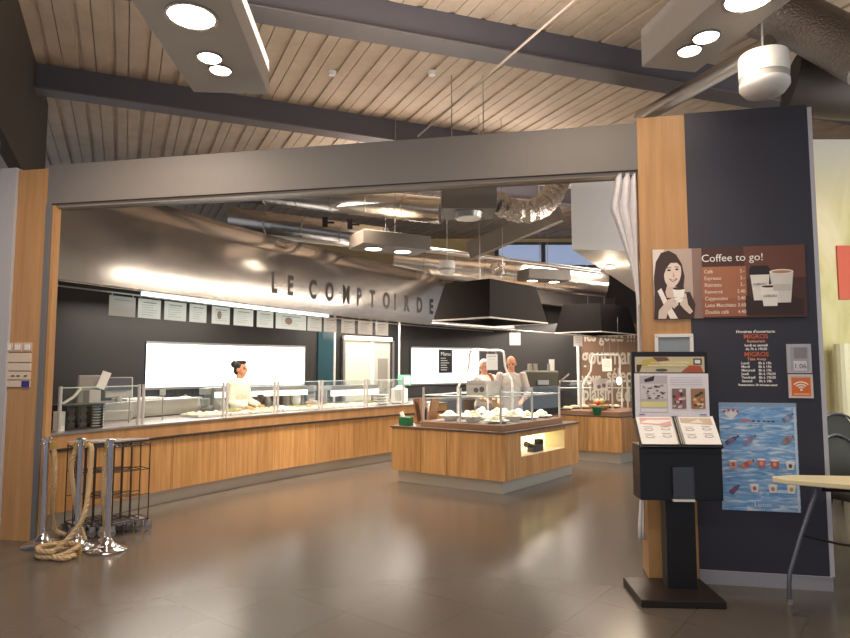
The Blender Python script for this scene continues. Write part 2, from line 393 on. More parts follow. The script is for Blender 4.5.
# yellow panel wall beyond the right corner
def yellow():
    m = bpy.data.materials.new('yellow_print'); m.use_nodes = True; nt = m.node_tree; p = nt.nodes['Principled BSDF']
    g = nt.nodes.new('ShaderNodeNewGeometry'); mp = nt.nodes.new('ShaderNodeMapping'); mp.inputs['Scale'].default_value = (1.6, 1.6, .55)
    mp.inputs['Rotation'].default_value = (0, .35, 0)
    nt.links.new(g.outputs['Position'], mp.inputs['Vector'])
    n = nt.nodes.new('ShaderNodeTexNoise'); n.inputs['Scale'].default_value = 1.0; n.inputs['Detail'].default_value = 3; n.inputs['Distortion'].default_value = 1.2
    nt.links.new(mp.outputs[0], n.inputs['Vector']); r = nt.nodes.new('ShaderNodeValToRGB'); nt.links.new(n.outputs[0], r.inputs[0])
    e = r.color_ramp.elements; e[0].position = .25; e[0].color = lin('#a39c60'); e[1].position = .8; e[1].color = lin('#e0d4b8')
    x = e.new(.45); x.color = lin('#c4ba84'); x = e.new(.6); x.color = lin('#d2c49c')
    sp = nt.nodes.new('ShaderNodeSeparateXYZ'); nt.links.new(g.outputs['Position'], sp.inputs[0])
    mr = nt.nodes.new('ShaderNodeMapRange'); mr.inputs[1].default_value = 3.6; mr.inputs[2].default_value = 4.6; nt.links.new(sp.outputs[2], mr.inputs[0])
    mx = nt.nodes.new('ShaderNodeMix'); mx.data_type = 'RGBA'; nt.links.new(mr.outputs[0], mx.inputs[0]); nt.links.new(r.outputs[0], mx.inputs[6]); mx.inputs[7].default_value = lin('#b9b6ae')
    nt.links.new(mx.outputs[2], p.inputs['Base Color']); p.inputs['Roughness'].default_value = .5
    return m
struct(MB().box((8.2, 8.0, 2.5), (7.4, .1, 4.2), R(0)).obj('wall_right_print', yellow()))
struct(MB().box((5.42, 7.94, 2.83), (.18, .03, .7)).obj('trim_10', mat('print_red', '#c2553a', .5)))
struct(MB().box((8.2, 7.93, .2), (7.4, .1, .4)).obj('baseboard_right', mat('low_sill', '#b8b4ac', .5)))
struct(MB().cyl((5.2, 7.72, .0), (5.2, 7.72, 1.9), .10).obj('trim_11', mat('pale_column', '#cfcaa8', .5)))

# ------------------------------------------------------------------ curved steel band with letters
b = MB(); nP = len(BP); zs = [2.5, 2.52, 2.66, 2.85, 3.1, 3.35, 3.6]; bo = [0, 0, .002, .004, .002, .0, -.004]
rings = []
for j, z in enumerate(zs):
    q = off(BP, bo[j]); rings.append([b.b.verts.new((x, y, z)) for x, y in q])
for a, c in zip(rings, rings[1:]):
    for k in range(nP-1): b.b.faces.new((a[k], a[k+1], c[k+1], c[k]))
band = b.obj('steel_band', M_band, None, True)
sm = band.modifiers.new('solid', 'SOLIDIFY'); sm.thickness = .04; sm.offset = -1
tag(band, 'long curved brushed steel band hanging above the serving counter', 'fascia band')
lt = tag(MB().ribbon(cut(BP, 1.3, 4.9, 14), .05, .0, 2.46, 2.49).obj('led_strip', M_led), 'thin white light strip along bottom edge of steel band', 'light')
sign = thing('wall_lettering', 'dark metal letters LE COMPTOIR on curved steel band', 'sign')
M_letter = mat('letter_metal', '#3a3532', .5)
def band_at_px(px):
    best = None; L = plen(BP); s = 0
    while s < L:
        p, t = along(BP, s); x = 425+F*p.x/p.y
        if x >= px: return s
        s += .03
    return L
for ch, px in zip('LECOMPTOIRDES', [270, 287, 310, 326, 343, 356, 370, 384, 393, 404, 417, 429, 440]):
    s = band_at_px(px); p, t = along(BP, s); n = Vector((t.y, -t.x)); q = p+n*.035
    text(ch, .42, M_letter, sign, (q.x, q.y, 2.745), 'letter', 'CENTER', .012, .62, 90, .016, math.atan2(t.y, t.x))

# ------------------------------------------------------------------ serving counter
ct = thing('serving_counter', 'long curved wooden serving counter with steel plinth on the left', 'counter')
MB().ribbon(CP, 0, -.75, 0, .16).obj('plinth', M_plinth, ct)
MB().ribbon(CP, .06, -.8, .16, .775).obj('body', M_blackm, ct)
MB().ribbon(CP, .09, -.8, .795, .93).obj('fascia', M_fascia, ct)
MB().ribbon(CP, .10, -.85, .93, .95).obj('worktop', M_satin, ct)
MB().ribbon(CP, .13, -.1, .775, .79).obj('ledge', M_blackm, ct)
L = plen(CP); npan = 9
for k in range(npan):
    MB().ribbon(cut(CP, L*k/npan+.003, L*(k+1)/npan-.003, 5), .11, .07, .165, .77).obj('front_panel', M_wood, ct)
# glass screens on the counter with steel posts
def cpx(px, o=0):
    q = off(CP, o); s = 0
    while s < L:
        p, t = along(q, s)
        if 425+F*p.x/p.y >= px: return s, p, t
        s += .02
    return s, p, t
gx = [58, 143, 226, 277, 321, 366, 404]
for k, (a, c) in enumerate(zip(gx, gx[1:])):
    s0, p0, t0 = cpx(a, -.04); s1, p1, t1 = cpx(c, -.04); q = off(CP, -.04)
    g = thing('sneeze_guard', 'glass guard with steel posts on the long counter, %s from the left' % ORD[k], 'glass screen', (p0.x, p0.y, .95), 0, 'glass guards on the long counter')
    P = cut(q, s0+.03, s1-.03, 5); P = [(x-p0.x, y-p0.y) for x, y in P]
    MB().ribbon(P, 0, -.008, .06, .44).obj('glass_pane', M_glass, g)
    for e in (P[0], P[-1]):
        MB().cyl((e[0], e[1], 0), (e[0], e[1], .46), .018).obj('post', M_post, g, True)
    MB().ribbon(P, .004, -.012, .44, .45).obj('top_edge', mat('glass_edge', '#c9dcd6', .2), g)

# lit heat-lamp bridges behind the glass
for k, (a, c) in enumerate([(212, 303), (326, 372)]):
    q = off(WP, .45) if k == 0 else off(CP, -.55); L2 = plen(q); zb = (.93, .95)[k]; lift = (.0, .0)[k]
    def fs(px):
        s = 0
        while s < L2:
            p, t = along(q, s)
            if p.y > 0 and 425+F*p.x/p.y >= px: return s
            s += .02
        return s
    s0, s1 = fs(a), fs(c); P = cut(q, s0, s1, 6)
    t = thing('heat_lamp_bridge', ['long stainless heat lamp bridge on the back bench below the lit screen', 'shorter stainless heat lamp bridge behind the glass by the doorway'][k], 'heat lamp', (P[0][0], P[0][1], zb))
    P = [(x-P[0][0], y-P[0][1]) for x, y in P]
    MB().ribbon(P, .16, -.16, .28, .35).obj('lamp_housing', M_satin, t)
    MB().ribbon(P, .165, .13, .18, .275).obj('lamp_panel', mat('heat_glow', '#fff6e4', .5, emit=1.3), t)
    for e in (P[0], P[-1]): MB().cyl((e[0], e[1], 0), (e[0], e[1], .28), .03).obj('support', M_satin, t)

# trays of food on the counter
q = off(CP, -.38); names = ['shallow white tray of food', 'steel tray of pale food', 'white dish with mixed vegetables', 'white dish with bread']
for k, px in enumerate([200, 214, 232, 252, 266, 284, 300, 318, 336, 352, 366]):
    s = 0
    while True:
        p, tt = along(q, s)
        if 425+F*p.x/p.y >= px or s > 8: break
        s += .02
    rz = math.atan2(tt.y, tt.x)
    t = thing('food_tray', '%s on the long counter, %s tray from the left' % (names[k % 4], ORD[k]), 'food tray', (p.x, p.y, .95), rz, 'food trays on the long counter')
    MB().box((0, 0, .02), (.3, .38, .04)).obj('tray', M_white, t, bevel=.008)
    bb = MB()
    for j in range(16): bb.sph((random.uniform(-.12, .12), random.uniform(-.16, .16), .04), (random.uniform(.025, .045), random.uniform(.02, .045), random.uniform(.015, .03)), 8)
    bb.obj('food', [M_food, M_white, mat('veg', '#8a8b4a', .7), mat('bread', '#d9b98a', .7)][k % 4], t, True)

# ------------------------------------------------------------------ kitchen wall: screens, door, back bench
def wallpt(px, o=.0):
    q = off(WP, o); s = 0; Lq = plen(q)
    while s < Lq:
        p, t = along(q, s)
        if p.y > 0 and 425+F*p.x/p.y >= px: return s, p, t, q
        s += .02
    return s, p, t, q
def wallpanel(a, c, z0, z1, name, m, o=.02, th=.03, parent=None):
    s0, _, _, q = wallpt(a, o); s1, _, _, _ = wallpt(c, o)
    return MB().ribbon(cut(q, s0, s1, 8), 0, -th, z0, z1).obj(name, m, parent)
for a, c, z0, z1, lab in [(147, 304, 1.29, 1.99, 'long bright white lit panel on kitchen wall behind the woman'), (412, 478, 1.25, 2.05, 'bright white lit panel with black menu on kitchen wall')]:
    t = thing('wall_screen', lab, 'screen')
    wallpanel(a, c, z0, z1, 'lit_face', M_screen, .06, .02, t)
    wallpanel(a-1, c+1, z0-.04, z1+.04, 'housing', M_satin, .035, .03, t)
s, p, t_, q = wallpt(445, .10)
mn = thing('menu_board', 'small black menu sheet on the bright lit panel', 'menu', (p.x, p.y, 1.5), math.atan2(t_.y, t_.x))
MB().box((0, 0, .26), (.40, .012, .56)).obj('board', M_black, mn)
text('Menu', .13, M_paper, mn, (0, -.008, .39))
bb = []
for j in range(6): bb.append(('#b9b9b9', rect(-.15, .32-j*.055, -.15+random.uniform(.15, .3), .34-j*.055)))
art('print', mn, (0, -.007, 0), bb)
# doorway; corridor light put in as a faint glow of the panels
s, p, t_, q = wallpt(363, .03)
dr = thing('door_2', '', '', (p.x, p.y, 0), math.atan2(t_.y, t_.x)); dr['kind'] = 'structure'
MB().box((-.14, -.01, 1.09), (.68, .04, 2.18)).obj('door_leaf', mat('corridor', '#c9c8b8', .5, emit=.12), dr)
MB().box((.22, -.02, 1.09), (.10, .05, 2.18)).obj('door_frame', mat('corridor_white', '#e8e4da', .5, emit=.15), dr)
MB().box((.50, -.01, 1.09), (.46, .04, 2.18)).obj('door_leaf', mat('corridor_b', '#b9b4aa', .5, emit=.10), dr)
MB().box((.52, -.035, .93), (.26, .02, 1.75)).obj('door_leaf', mat('corridor_c', '#8f8a80', .5), dr)
MB().box((.1, -.05, 2.22), (1.3, .08, .09)).obj('door_frame', M_white, dr)
MB().box((.80, -.03, 1.09), (.06, .06, 2.2)).obj('door_frame', M_satin, dr)
MB().box((-.53, -.03, 1.09), (.06, .06, 2.2)).obj('door_frame', M_satin, dr)
struct(wallpanel(318, 333, 1.0, 2.4, 'window_2', M_teal, .03))
for px in (334.5, 399):
    s, p, t_, q = wallpt(px, .25)
    tag(MB().cyl((p.x, p.y, 0), (p.x, p.y, 2.75), .022).obj('pole', M_white, None, True), 'thin white ceiling pole %s the doorway' % ('left of' if px < 350 else 'right of'), 'pole')
bench = thing('back_bench', 'stainless work bench along the dark kitchen wall', 'bench')
MB().ribbon(cut(WP, 1.6, 10.2, 16), .75, .06, .88, .93).obj('worktop', M_satin, bench)
MB().ribbon(cut(WP, 1.6, 10.2, 16), .70, .1, 0, .88).obj('body', M_steel, bench)
# kitchen clutter on the bench: each a small thing
kit = ['steel pot', 'stack of white bowls', 'grey mixer', 'steel canister', 'white jug', 'dark toaster', 'steel kettle']
for k, px in enumerate([186, 198, 207, 216, 222, 256, 268, 286, 296, 312]):
    s, p, t_, q = wallpt(px, .5); n = kit[k % 7]; z = .93
    lab = '%s on the back bench, %s item from the left' % (n, ORD[k])
    if n in ('steel pot', 'steel canister'):
        h = .2+.08*(k % 2); o = MB().lathe([(0, 0), (.09, 0), (.09, h), (.1, h), (.1, h+.01), (.02, h+.03), (.02, h+.05), (0, h+.05)]).obj('canister' if 'can' in n else 'pot', M_satin, None, True)
    elif n == 'stack of white bowls':
        o = MB().lathe([(0, 0), (.05, 0), (.09, .06), (.09, .08), (.09, .12), (.092, .2), (.08, .2), (0, .16)]).obj('bowl_stack', M_white, None, True)
    elif n in ('white jug', 'steel kettle'):
        b = MB().lathe([(0, 0), (.07, 0), (.08, .08), (.05, .2), (.055, .24), (0, .23)])
        b.tube([(.06, 0, .2), (.12, 0, .18), (.12, 0, .08), (.075, 0, .05)], .01)
        o = b.obj('jug' if 'jug' in n else 'kettle', M_white if 'jug' in n else M_satin, None, True)
    elif n == 'grey mixer':
        o = MB().box((0, 0, .03), (.2, .28, .06)).box((0, .08, .15), (.1, .1, .24)).box((0, -.02, .29), (.13, .3, .11)).cyl((0, -.1, .06), (0, -.1, .18), .07, .09).obj('mixer', M_grey, None, bevel=.015)
    else:
        o = MB().box((0, 0, .11), (.3, .2, .2)).box((-.08, 0, .215), (.1, .03, .012)).box((.08, 0, .215), (.1, .03, .012)).cyl((.15, 0, .12), (.17, 0, .12), .02).obj('toaster', M_blackm, None, bevel=.015)
    o.location = (p.x, p.y, z); tag(o, lab, n.split()[-1], 'kitchenware on the bench')

# hanging menu sheets below the band
def bandpx(px, o):
    q = off(BP, o); s = 0; Lq = plen(q)
    while s < Lq:
        p, t = along(q, s)
        if 425+F*p.x/p.y >= px: return s, p, t, q
        s += .02
    return s, p, t, q
rail = thing('menu_rail', 'thin metal rail under the steel band carrying menu sheets', 'rail')
MB().ribbon([tuple(p) for p in BP[3:-6]], -.29, -.31, 2.485, 2.50).obj('rail', M_satin, rail)
sheets = [(107, 133), (136, 159), (163, 184), (188, 205), (210, 228), (233, 252), (256, 272), (275, 305), (307, 321), (323, 336), (341, 354), (358, 372), (375, 388)]
for k, (a, c) in enumerate(sheets):
    s0, p0, t0, q = bandpx(a, -.33); s1, p1, t1, _ = bandpx(c, -.33); pm = (p0+p1)/2; wd = (p1-p0).length
    t = thing('menu_sheet', 'white menu sheet hanging under the steel band, %s from the left' % ORD[k], 'menu sheet', (pm.x, pm.y, 2.49+.004*k), math.atan2(p1.y-p0.y, p1.x-p0.x), 'menu sheets under the steel band')
    h = .24+.002*k
    MB().box((0, 0, -h/2-.03), (wd, .004, h)).obj('sheet', M_paper if k else mat('clear_sheet', '#b9b3ac', .3), t)
    ly = [('#8d8a88', rect(-wd*.3, -.08, wd*.3, -.07))]
    for j in range(5): ly.append(('#b5b1ae', rect(-wd*.35, -.11-j*.03, wd*.35-random.random()*wd*.3, -.105-j*.03)))
    if k in (4, 7): ly.append(('#a08070', ell(-wd*.1, -.15, wd*.12, .06)))
    art('print', t, (0, -.0025, 0), ly)
    for x in (-wd*.4, wd*.4): MB().box((x, 0, -.02), (.008, .006, .05)).obj('clip', M_satin, t)
for k, (px, py, d, w_, h) in enumerate([(515, 339, 12.0, .21, .24), (578, 341, 12.6, .18, .22), (607, 365, 11.0, .17, .22)]):
    c = at(px, py, d); lab = ['white menu sheet hanging on dark wall above the bald man', 'white menu sheet hanging beside the brown word wall', 'white menu sheet hanging before the word wall, over the fruit bowl'][k]
    t = thing('menu_sheet', lab, 'menu sheet', c); MB().box((0, 0, 0), (w_, .004, h)).obj('sheet', M_paper, t)
    art('print', t, (0, -.003, 0), [('#a8a5a5', rect(-w_*.35, h*(.3-.15*j), w_*.3, h*(.33-.15*j))) for j in range(4)])
    for x in (-.3*w_, .3*w_): MB().cyl((x, 0, h/2), (x, 0, h/2+(.06 if k < 2 else .3)), .003).obj('hanger', M_satin, t)
hr = thing('hanging_rail', 'thin white rail hanging over the buffets below the hoods', 'rail')
MB().tube([at(432, 323, 12.1), at(554, 333.5, 12.1), at(642, 340, 12.6)], .014).obj('rail', M_satin, hr)

# big words on the brown wall
ws = thing('wall_lettering', 'large cream words on brown wall behind the fruit buffet', 'sign', (0, 15.29, 0))
M_cream = mat('cream_letter', '#d9cdbd', .6)
for s_, px, py, sz in [('les goûts m', 584, 341, .46), ('gourmand', 582, 364, .60), ('sélec', 607, 382, .50), ('vous', 582, 384, .42), ('plaisir', 583, 400, .5), ('é.de', 616, 401, .5)]:
    p = at(px, py, 15.29); text(s_, sz, M_cream, ws, (p.x, 0, p.z), 'word', 'LEFT', .004, .60, 90, .012)

# ------------------------------------------------------------------ the island
IC, IL, IR = Vector((1.005, 7.935)), Vector((-.478, 8.932)), Vector((2.329, 9.532)); IB = IL+IR-IC
uL = (IL-IC).normalized(); uR = (IR-IC).normalized()
def isl(a, b_): return IC+uL*a+uR*b_          # a along the left face, b along the right face
def quad(a0, a1, b0, b1): return [tuple(isl(a0, b0)), tuple(isl(a1, b0)), tuple(isl(a1, b1)), tuple(isl(a0, b1))]
WL, WR = (IL-IC).length, (IR-IC).length
il = thing('buffet_island', 'wooden buffet island with dark stone ledge and lit niche', 'counter')
MB().prism(quad(.08, WL-.06, .08, WR-.06), 0, .165).obj('plinth', M_plinth, il)
MB().prism(quad(.34, WL-.02, .02, WR-.02), .165, .76).obj('body', M_wood, il)
MB().prism(quad(-.015, WL+.015, -.015, WR+.015), .76, .785).obj('stone_ledge', M_dark, il, bevel=.004)
edges = [0, .44, .87, 1.40, WL]; edges = [0, .86, 1.28, WL]
for a, c in zip(edges, edges[1:]):
    MB().prism(quad(a+.005, c-.005, 0, .02), .17, .758).obj('front_panel', M_wood, il)
n0, n1 = .40, 1.66
# right face built around the niche
for q_ in [(0.002, n0, .17, .758), (n1, WR-.002, .17, .758), (n0, n1, .17, .435), (n0, n1, .70, .758)]:
    MB().prism(quad(0, .02, q_[0], q_[1]), q_[2], q_[3]).obj('side_panel', M_wood, il)
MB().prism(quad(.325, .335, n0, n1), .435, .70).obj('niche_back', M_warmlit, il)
MB().prism(quad(.02, .33, n0, n1), .425, .435).obj('niche_shelf', M_white, il)
MB().prism(quad(.02, .33, n0, n1), .70, .71).obj('niche_top', M_white, il)
MB().prism(quad(.02, .33, n0-.01, n0), .43, .71).obj('niche_side', M_palewood, il)
MB().prism(quad(.02, .33, n1, n1+.01), .43, .71).obj('niche_side', M_palewood, il)
MB().prism(quad(.02, .34, .02, n0-.012), .17, .758).obj('carcass', M_blackm, il)
c_ = isl(.15, 1.05)
dv = thing('card_terminal', 'dark grey device inside the lit niche of the island', 'device', (c_.x, c_.y, .435), math.atan2(uR.y, uR.x))
MB().box((0, 0, .05), (.26, .12, .1)).obj('body', mat('device_grey', '#3e3a38', .4), dv, bevel=.01)
MB().box((.1, 0, .12), (.1, .1, .08)).obj('head', M_blackm, dv, bevel=.01)
MB().cyl((-.13, 0, .09), (-.26, 0, .12), .03, .04).obj('spout', mat('device_grey', '#3e3a38', .4), dv)
c_ = isl(.10, .62)
tag(MB().box((c_.x, c_.y, .442), (.22, .14, .014), math.atan2(uR.y, uR.x)).obj('leaflet', M_paper), 'pale leaflet lying at the left end of the lit niche', 'leaflet')
# raised chilled tray
tr = thing('buffet_tray', 'raised chilled display tray with wooden rim on the island', 'display tray')
MB().prism(quad(.10, WL-.42, .10, WR-.30), .785, .86).obj('rim', mat('tray_rim', '#8b6b55', .45), tr, bevel=.004)
MB().prism(quad(.15, WL-.47, .15, WR-.35), .86, .868).obj('tray_surface', M_satin, tr)
# glass case over the tray
gc = thing('glass_case', 'frameless glass case with slim steel posts over the island food', 'glass case')
ga, gb = .13, WL-.45; ha, hb = .13, WR-.33
posts = [(ga, ha), ((ga+gb)/2, ha), (gb, ha), (ga, (ha+hb)/2), (ga, hb), (gb, hb), (gb, (ha+hb)/2)]
for a, c in posts:
    p = isl(a, c); MB().cyl((p.x, p.y, .868), (p.x, p.y, 1.33), .015).obj('post', M_post, gc, True)
for (a0, b0, a1, b1) in [(ga+.03, ha, gb-.03, ha), (ga, ha+.03, ga, hb-.03)]:
    P = [tuple(isl(a0, b0)), tuple(isl(a1, b1))]
    MB().ribbon(P, 0, -.008, 1.02, 1.34).obj('glass_pane', M_glass, gc)
for (a0, b0, a1, b1) in [(ga, ha, gb, ha), (ga, ha, ga, hb), (gb, ha, gb, hb), (ga, hb, gb, hb)]:
    p, q_ = isl(a0, b0), isl(a1, b1); MB().cyl((p.x, p.y, 1.22), (q_.x, q_.y, 1.22), .009).obj('rail', M_post, gc)
MB().prism(quad(ga+.25, gb-.1, ha+.3, hb-.3), 1.24, 1.248).obj('glass_shelf', M_glass, gc)
# tall bent pipe portal
pt = thing('pipe_portal', 'tall white bent pipe frame rising above the island glass case', 'frame')
Y0 = 9.35
def cpt(px, py, Y=Y0): return at(px, py, Y)
pts = [cpt(458, 405), cpt(458, 388), cpt(463, 376), cpt(468, 370), cpt(469, 364), cpt(469.5, 354), cpt(471, 351), cpt(474, 350), cpt(500, 350.5), cpt(503, 351.5), cpt(504, 355), cpt(505, 366), cpt(507, 372), cpt(511, 379), cpt(512.5, 386), cpt(512.5, 405)]
pp = []
P3 = [Vector(p) for p in pts]
for i in range(len(P3)-1):
    for k in range(4): pp.append(P3[i].lerp(P3[i+1], k/4))
pp.append(P3[-1]); pp[0].z = pp[-1].z = .868
MB().tube(pp, .017, 10).obj('pipe', M_white, pt, True)
c = cpt(492, 362, Y0-.03)
sh = thing('menu_sheet', 'white menu sheet hung from the pipe frame on the island', 'menu sheet', c)
MB().box((0, 0, 0), (.17, .005, .24)).obj('sheet', M_paper, sh)
for x in (-.06, .06): MB().cyl((x, 0, .12), (x, .03, .18), .003).obj('hanger', M_satin, sh)
art('print', sh, (0, -.004, 0), [('#b0adad', rect(-.06, .08, .06, .09)), ('#b0adad', rect(-.05, .04, .05, .045))])
for k, px in enumerate([476, 494]):
    c = cpt(px, 388, 8.75 if k == 0 else 8.85)
    t = thing('info_card', ['square info card with two round pictures on the island glass, left one', 'square info card on the island glass, right one beside the man'][k], 'card', c)
    MB().box((0, 0, 0), (.27 if k == 0 else .19, .006, .21)).obj('card', mat('card', '#cfc8c3', .5), t)
    if k == 0: art('print', t, (0, -.004, 0), [('#6f625c', ell(.0, -.03, .035, .035)), ('#6f625c', ell(.08, -.02, .035, .04)), ('#a59c98', rect(-.11, .05, .11, .06))])
# bowls and plates of food on the island
food = [('white plate heaped with green salad', '#e3e2c8'), ('white bowl of pale pasta salad', '#f2ead8'), ('white plate of grated carrot', '#efdcc4'), ('white dish of mixed salad leaves', '#dcdfc4'), ('white bowl of rice salad', '#f0e8d5'), ('white plate of cucumber slices', '#e6ead8'), ('white bowl of potato salad', '#f2e8cc'), ('white plate of cheese cubes', '#f4ecd0'), ('white bowl of cabbage salad', '#e8ead2'), ('white plate of cold cuts', '#ecd6ca'), ('white bowl of beetroot', '#e0c4c0'), ('white plate of tomatoes', '#e8c0b0')]
k = 0
for j in range(3):
    for i in range(4):
        p = isl(.32+j*.36, .34+i*.40); nm, cl = food[k]
        bowl = 'bowl' in nm
        where = '%s row back, %s from the left edge' % (ORD[j], ORD[i])
        t = thing('salad_bowl' if bowl else 'food_plate', 'white food %s on the island, %s' % ('bowl' if bowl else 'plate', where), 'bowl' if bowl else 'plate', (p.x, p.y, .868), 0, 'dishes in the island tray')
        if bowl: MB().lathe([(0, 0), (.08, 0), (.15, .07), (.165, .075), (.15, .078), (.07, .015), (0, .015)], seg=22).obj('bowl', M_white, t, True)
        else: MB().lathe([(0, 0), (.10, 0), (.17, .03), (.17, .036), (.10, .012), (0, .012)], seg=22).obj('plate', M_white, t, True)
        bb = MB()
        for q_ in range(14):
            a_ = random.uniform(0, 6.28); r_ = random.uniform(0, .10); bb.sph((r_*math.cos(a_), r_*math.sin(a_), (.07 if bowl else .035)+(.10-r_)*.6), (random.uniform(.03, .05), random.uniform(.03, .05), .028), 8)
        bb.obj('food', mat('food_'+cl[1:], cl, .7), t, True); k += 1
# green cutlery box, wooden holder
c = isl(WL-.16, .12)
gb_ = thing('napkin_box', 'green box with a white napkin at left end of the island ledge', 'box', (c.x, c.y, .785), math.atan2(uL.y, uL.x))
MB().box((0, 0, .06), (.17, .13, .12)).obj('box', M_green, gb_, bevel=.008)
MB().box((0, 0, .14), (.05, .03, .13), 0, Matrix.Rotation(R(25), 4, 'Y')).obj('napkin', M_paper, gb_)
c = isl(WL-.22, .52)
ch = thing('cutlery_stand', 'brown wooden slanted cutlery stand at left end of the island', 'cutlery stand', (c.x, c.y, .785), math.atan2(uL.y, uL.x)+R(180))
M_brown = mat('brown_wood', '#8a6346', .5)
for k_, x in enumerate((-.11, -.02, .07)):
    MB().box((x, 0, .19), (.025, .2, .40), 0, Matrix.Rotation(R(-12 if k_ < 2 else 10), 4, 'Y')).obj('side_board', M_brown, ch, bevel=.004)
MB().box((-.02, 0, .012), (.26, .22, .024)).obj('base', M_brown, ch)
MB().box((.02, -.09, .16), (.05, .01, .18)).obj('label_plate', M_blackm, ch)
c = isl(WL-.1, .75)
tag(MB().lathe([(0, 0), (.05, 0), (.055, .02), (.05, .24), (.03, .27), (0, .27)], (c.x, c.y, .785)).obj('canister', M_white, None, True), 'white canister left of the wooden cutlery stand', 'canister')
# hoods
def hood(N, Lf, Rt, z0, z1, inset, lab):
    N, Lf, Rt = Vector(N), Vector(Lf), Vector(Rt); Bk = Lf+Rt-N; C = (N+Bk)/2
    t = thing('lamp_hood', lab, 'hood', (C.x, C.y, z0))
    b0 = [N-C, Lf-C, Bk-C, Rt-C]; b1 = [v*(1-inset) for v in b0]
    m = MB(); a = [m.b.verts.new((v.x, v.y, 0)) for v in b0]; c = [m.b.verts.new((v.x, v.y, z1-z0)) for v in b1]
    for i in range(4): m.b.faces.new((a[i], a[(i+1) % 4], c[(i+1) % 4], c[i]))
    m.b.faces.new(c); o = m.obj('shade', mat('hood_brown', '#1f1918', .75, spec=.2), t)
    s_ = o.modifiers.new('s', 'SOLIDIFY'); s_.thickness = .02
    m = MB()
    for i in range(4):
        p, q_ = b0[i], b0[(i+1) % 4]; m.cyl((p.x, p.y, -.005), (q_.x, q_.y, -.005), .012, seg=6)
    m.obj('rim', M_white, t)
    m = MB(); v = [x*.97 for x in b0]; m.prism([(x.x*.9, x.y*.9) for x in v], .12, .13); m.obj('inner_panel', M_grey, t)
    for f in (.25, -.25):
        p = b1[1]*abs(f)*(1 if f > 0 else -1)
        MB().cyl((p.x, p.y, z1-z0), (p.x, p.y, ZC-z0), .006, seg=6).obj('cable', M_satin, t)
    l = bpy.data.lights.new('hood_light', 'SPOT'); l.energy = 240; l.color = NEUT; l.spot_size = R(100); l.spot_blend = .6; l.shadow_soft_size = .15
    lo = bpy.data.objects.new('hood_light', l); COL.objects.link(lo); lo.parent = t; lo.location = (0, 0, .06)
    return t
hood((.89, 8.5), (.118, 9.15), (1.91, 9.64), 2.3, 2.86, .2, 'dark tapered lamp hood hanging over the front island')
hood((3.48, 12.2), (2.66, 12.7), (4.55, 13.3), 2.32, 2.90, .2, 'dark tapered lamp hood hanging over the rear buffet, partly behind the pillar')

# ------------------------------------------------------------------ rear buffet
RB = [(2.30, 11.26), (2.81, 10.853), (3.30, 10.53), (4.3, 11.5), (3.2, 12.6)]
rb = thing('buffet_counter', 'wooden rear buffet counter behind the island, right side', 'counter')
def shrink(poly, f):
    c = sum((Vector(p) for p in poly), Vector((0, 0)))/len(poly); return [tuple(c+(Vector(p)-c)*f) for p in poly]
MB().prism(shrink(RB, .92), 0, .17).obj('plinth', M_plinth, rb)
MB().prism(shrink(RB, .985), .17, .76).obj('body', M_wood, rb)
MB().prism(RB, .76, .785).obj('stone_ledge', M_dark, rb)
MB().prism(shrink(RB, .9), .785, .85).obj('rim', mat('tray_rim', '#8b6b55', .45), rb)
for a, c in zip(RB, RB[1:4]):
    a, c = Vector(a), Vector(c); MB().ribbon([tuple(a.lerp(c, .01)), tuple(a.lerp(c, .99))], .002, -.015, .175, .755).obj('front_panel', M_wood, rb)
SB = [(1.15, 11.9), (2.25, 12.0), (2.25, 12.7), (1.15, 12.6)]
sb = thing('side_cabinet', 'low wooden cabinet between the island and rear buffet, light wood', 'cabinet')
MB().prism(SB, 0, .98).obj('body', M_wood, sb); MB().prism(shrink(SB, 1.02), .98, 1.0).obj('top', M_woodp, sb)
for k, px in enumerate([540, 552]):
    c = at(px, 401, 12.2)
    t = thing('wooden_crate', ['light wooden crate on the cabinet behind the island, left of the two', 'light wooden crate with packets behind the island, right of the two'][k], 'crate', (c.x, 12.3, 1.0))
    b = MB(); b.box((0, 0, .01), (.24, .24, .02))
    for z in (.04, .1): b.box((0, -.12, z), (.24, .012, .045)); b.box((0, .12, z), (.24, .012, .045)); b.box((-.12, 0, z), (.012, .24, .045)); b.box((.12, 0, z), (.012, .24, .045))
    b.obj('crate', M_woodp, t)
    b = MB()
    for q_ in range(6): b.sph((random.uniform(-.07, .07), random.uniform(-.07, .07), .11), (.04, .04, .03), 8)
    b.obj('contents', M_paper, t, True)
gc2 = thing('glass_case', 'steel framed glass case over the rear buffet with fruit bowl', 'glass case')
for px in (559, 581, 612.5, 628): 
    c = at(px, 408, 11.35); MB().cyl((c.x, c.y, .85), (c.x, c.y, 1.36), .017).obj('post', M_post, gc2)
p0, p1 = at(559, 400, 11.35), at(640, 400, 11.35)
MB().cyl((p0.x, p0.y, 1.24), (p1.x, p1.y, 1.24), .01).obj('rail', M_post, gc2)
MB().cyl((p0.x, p0.y, 1.36), (p1.x, p1.y, 1.36), .01).obj('rail', M_post, gc2)
MB().box(((p0.x+p1.x)/2, 11.35, 1.2), (p1.x-p0.x-.04, .008, .3)).obj('glass_pane', M_glass, gc2)
MB().tube([at(559, 392, 11.35), at(560, 382, 11.35), at(569, 374, 11.35)], .018).obj('arm', M_satin, gc2)
pts = [at(583, 405, 11.9), at(583, 384, 11.9), at(588, 376, 11.9), at(591, 371, 11.9), at(592, 357, 11.9), at(594, 355, 11.9), at(618, 355, 11.9), at(620, 358, 11.9), at(620, 372, 11.9), at(622, 384, 11.9), at(622, 405, 11.9)]
pts[0].z = pts[-1].z = .85
pf = thing('pipe_portal', 'white bent pipe frame standing on the rear buffet before the words', 'frame')
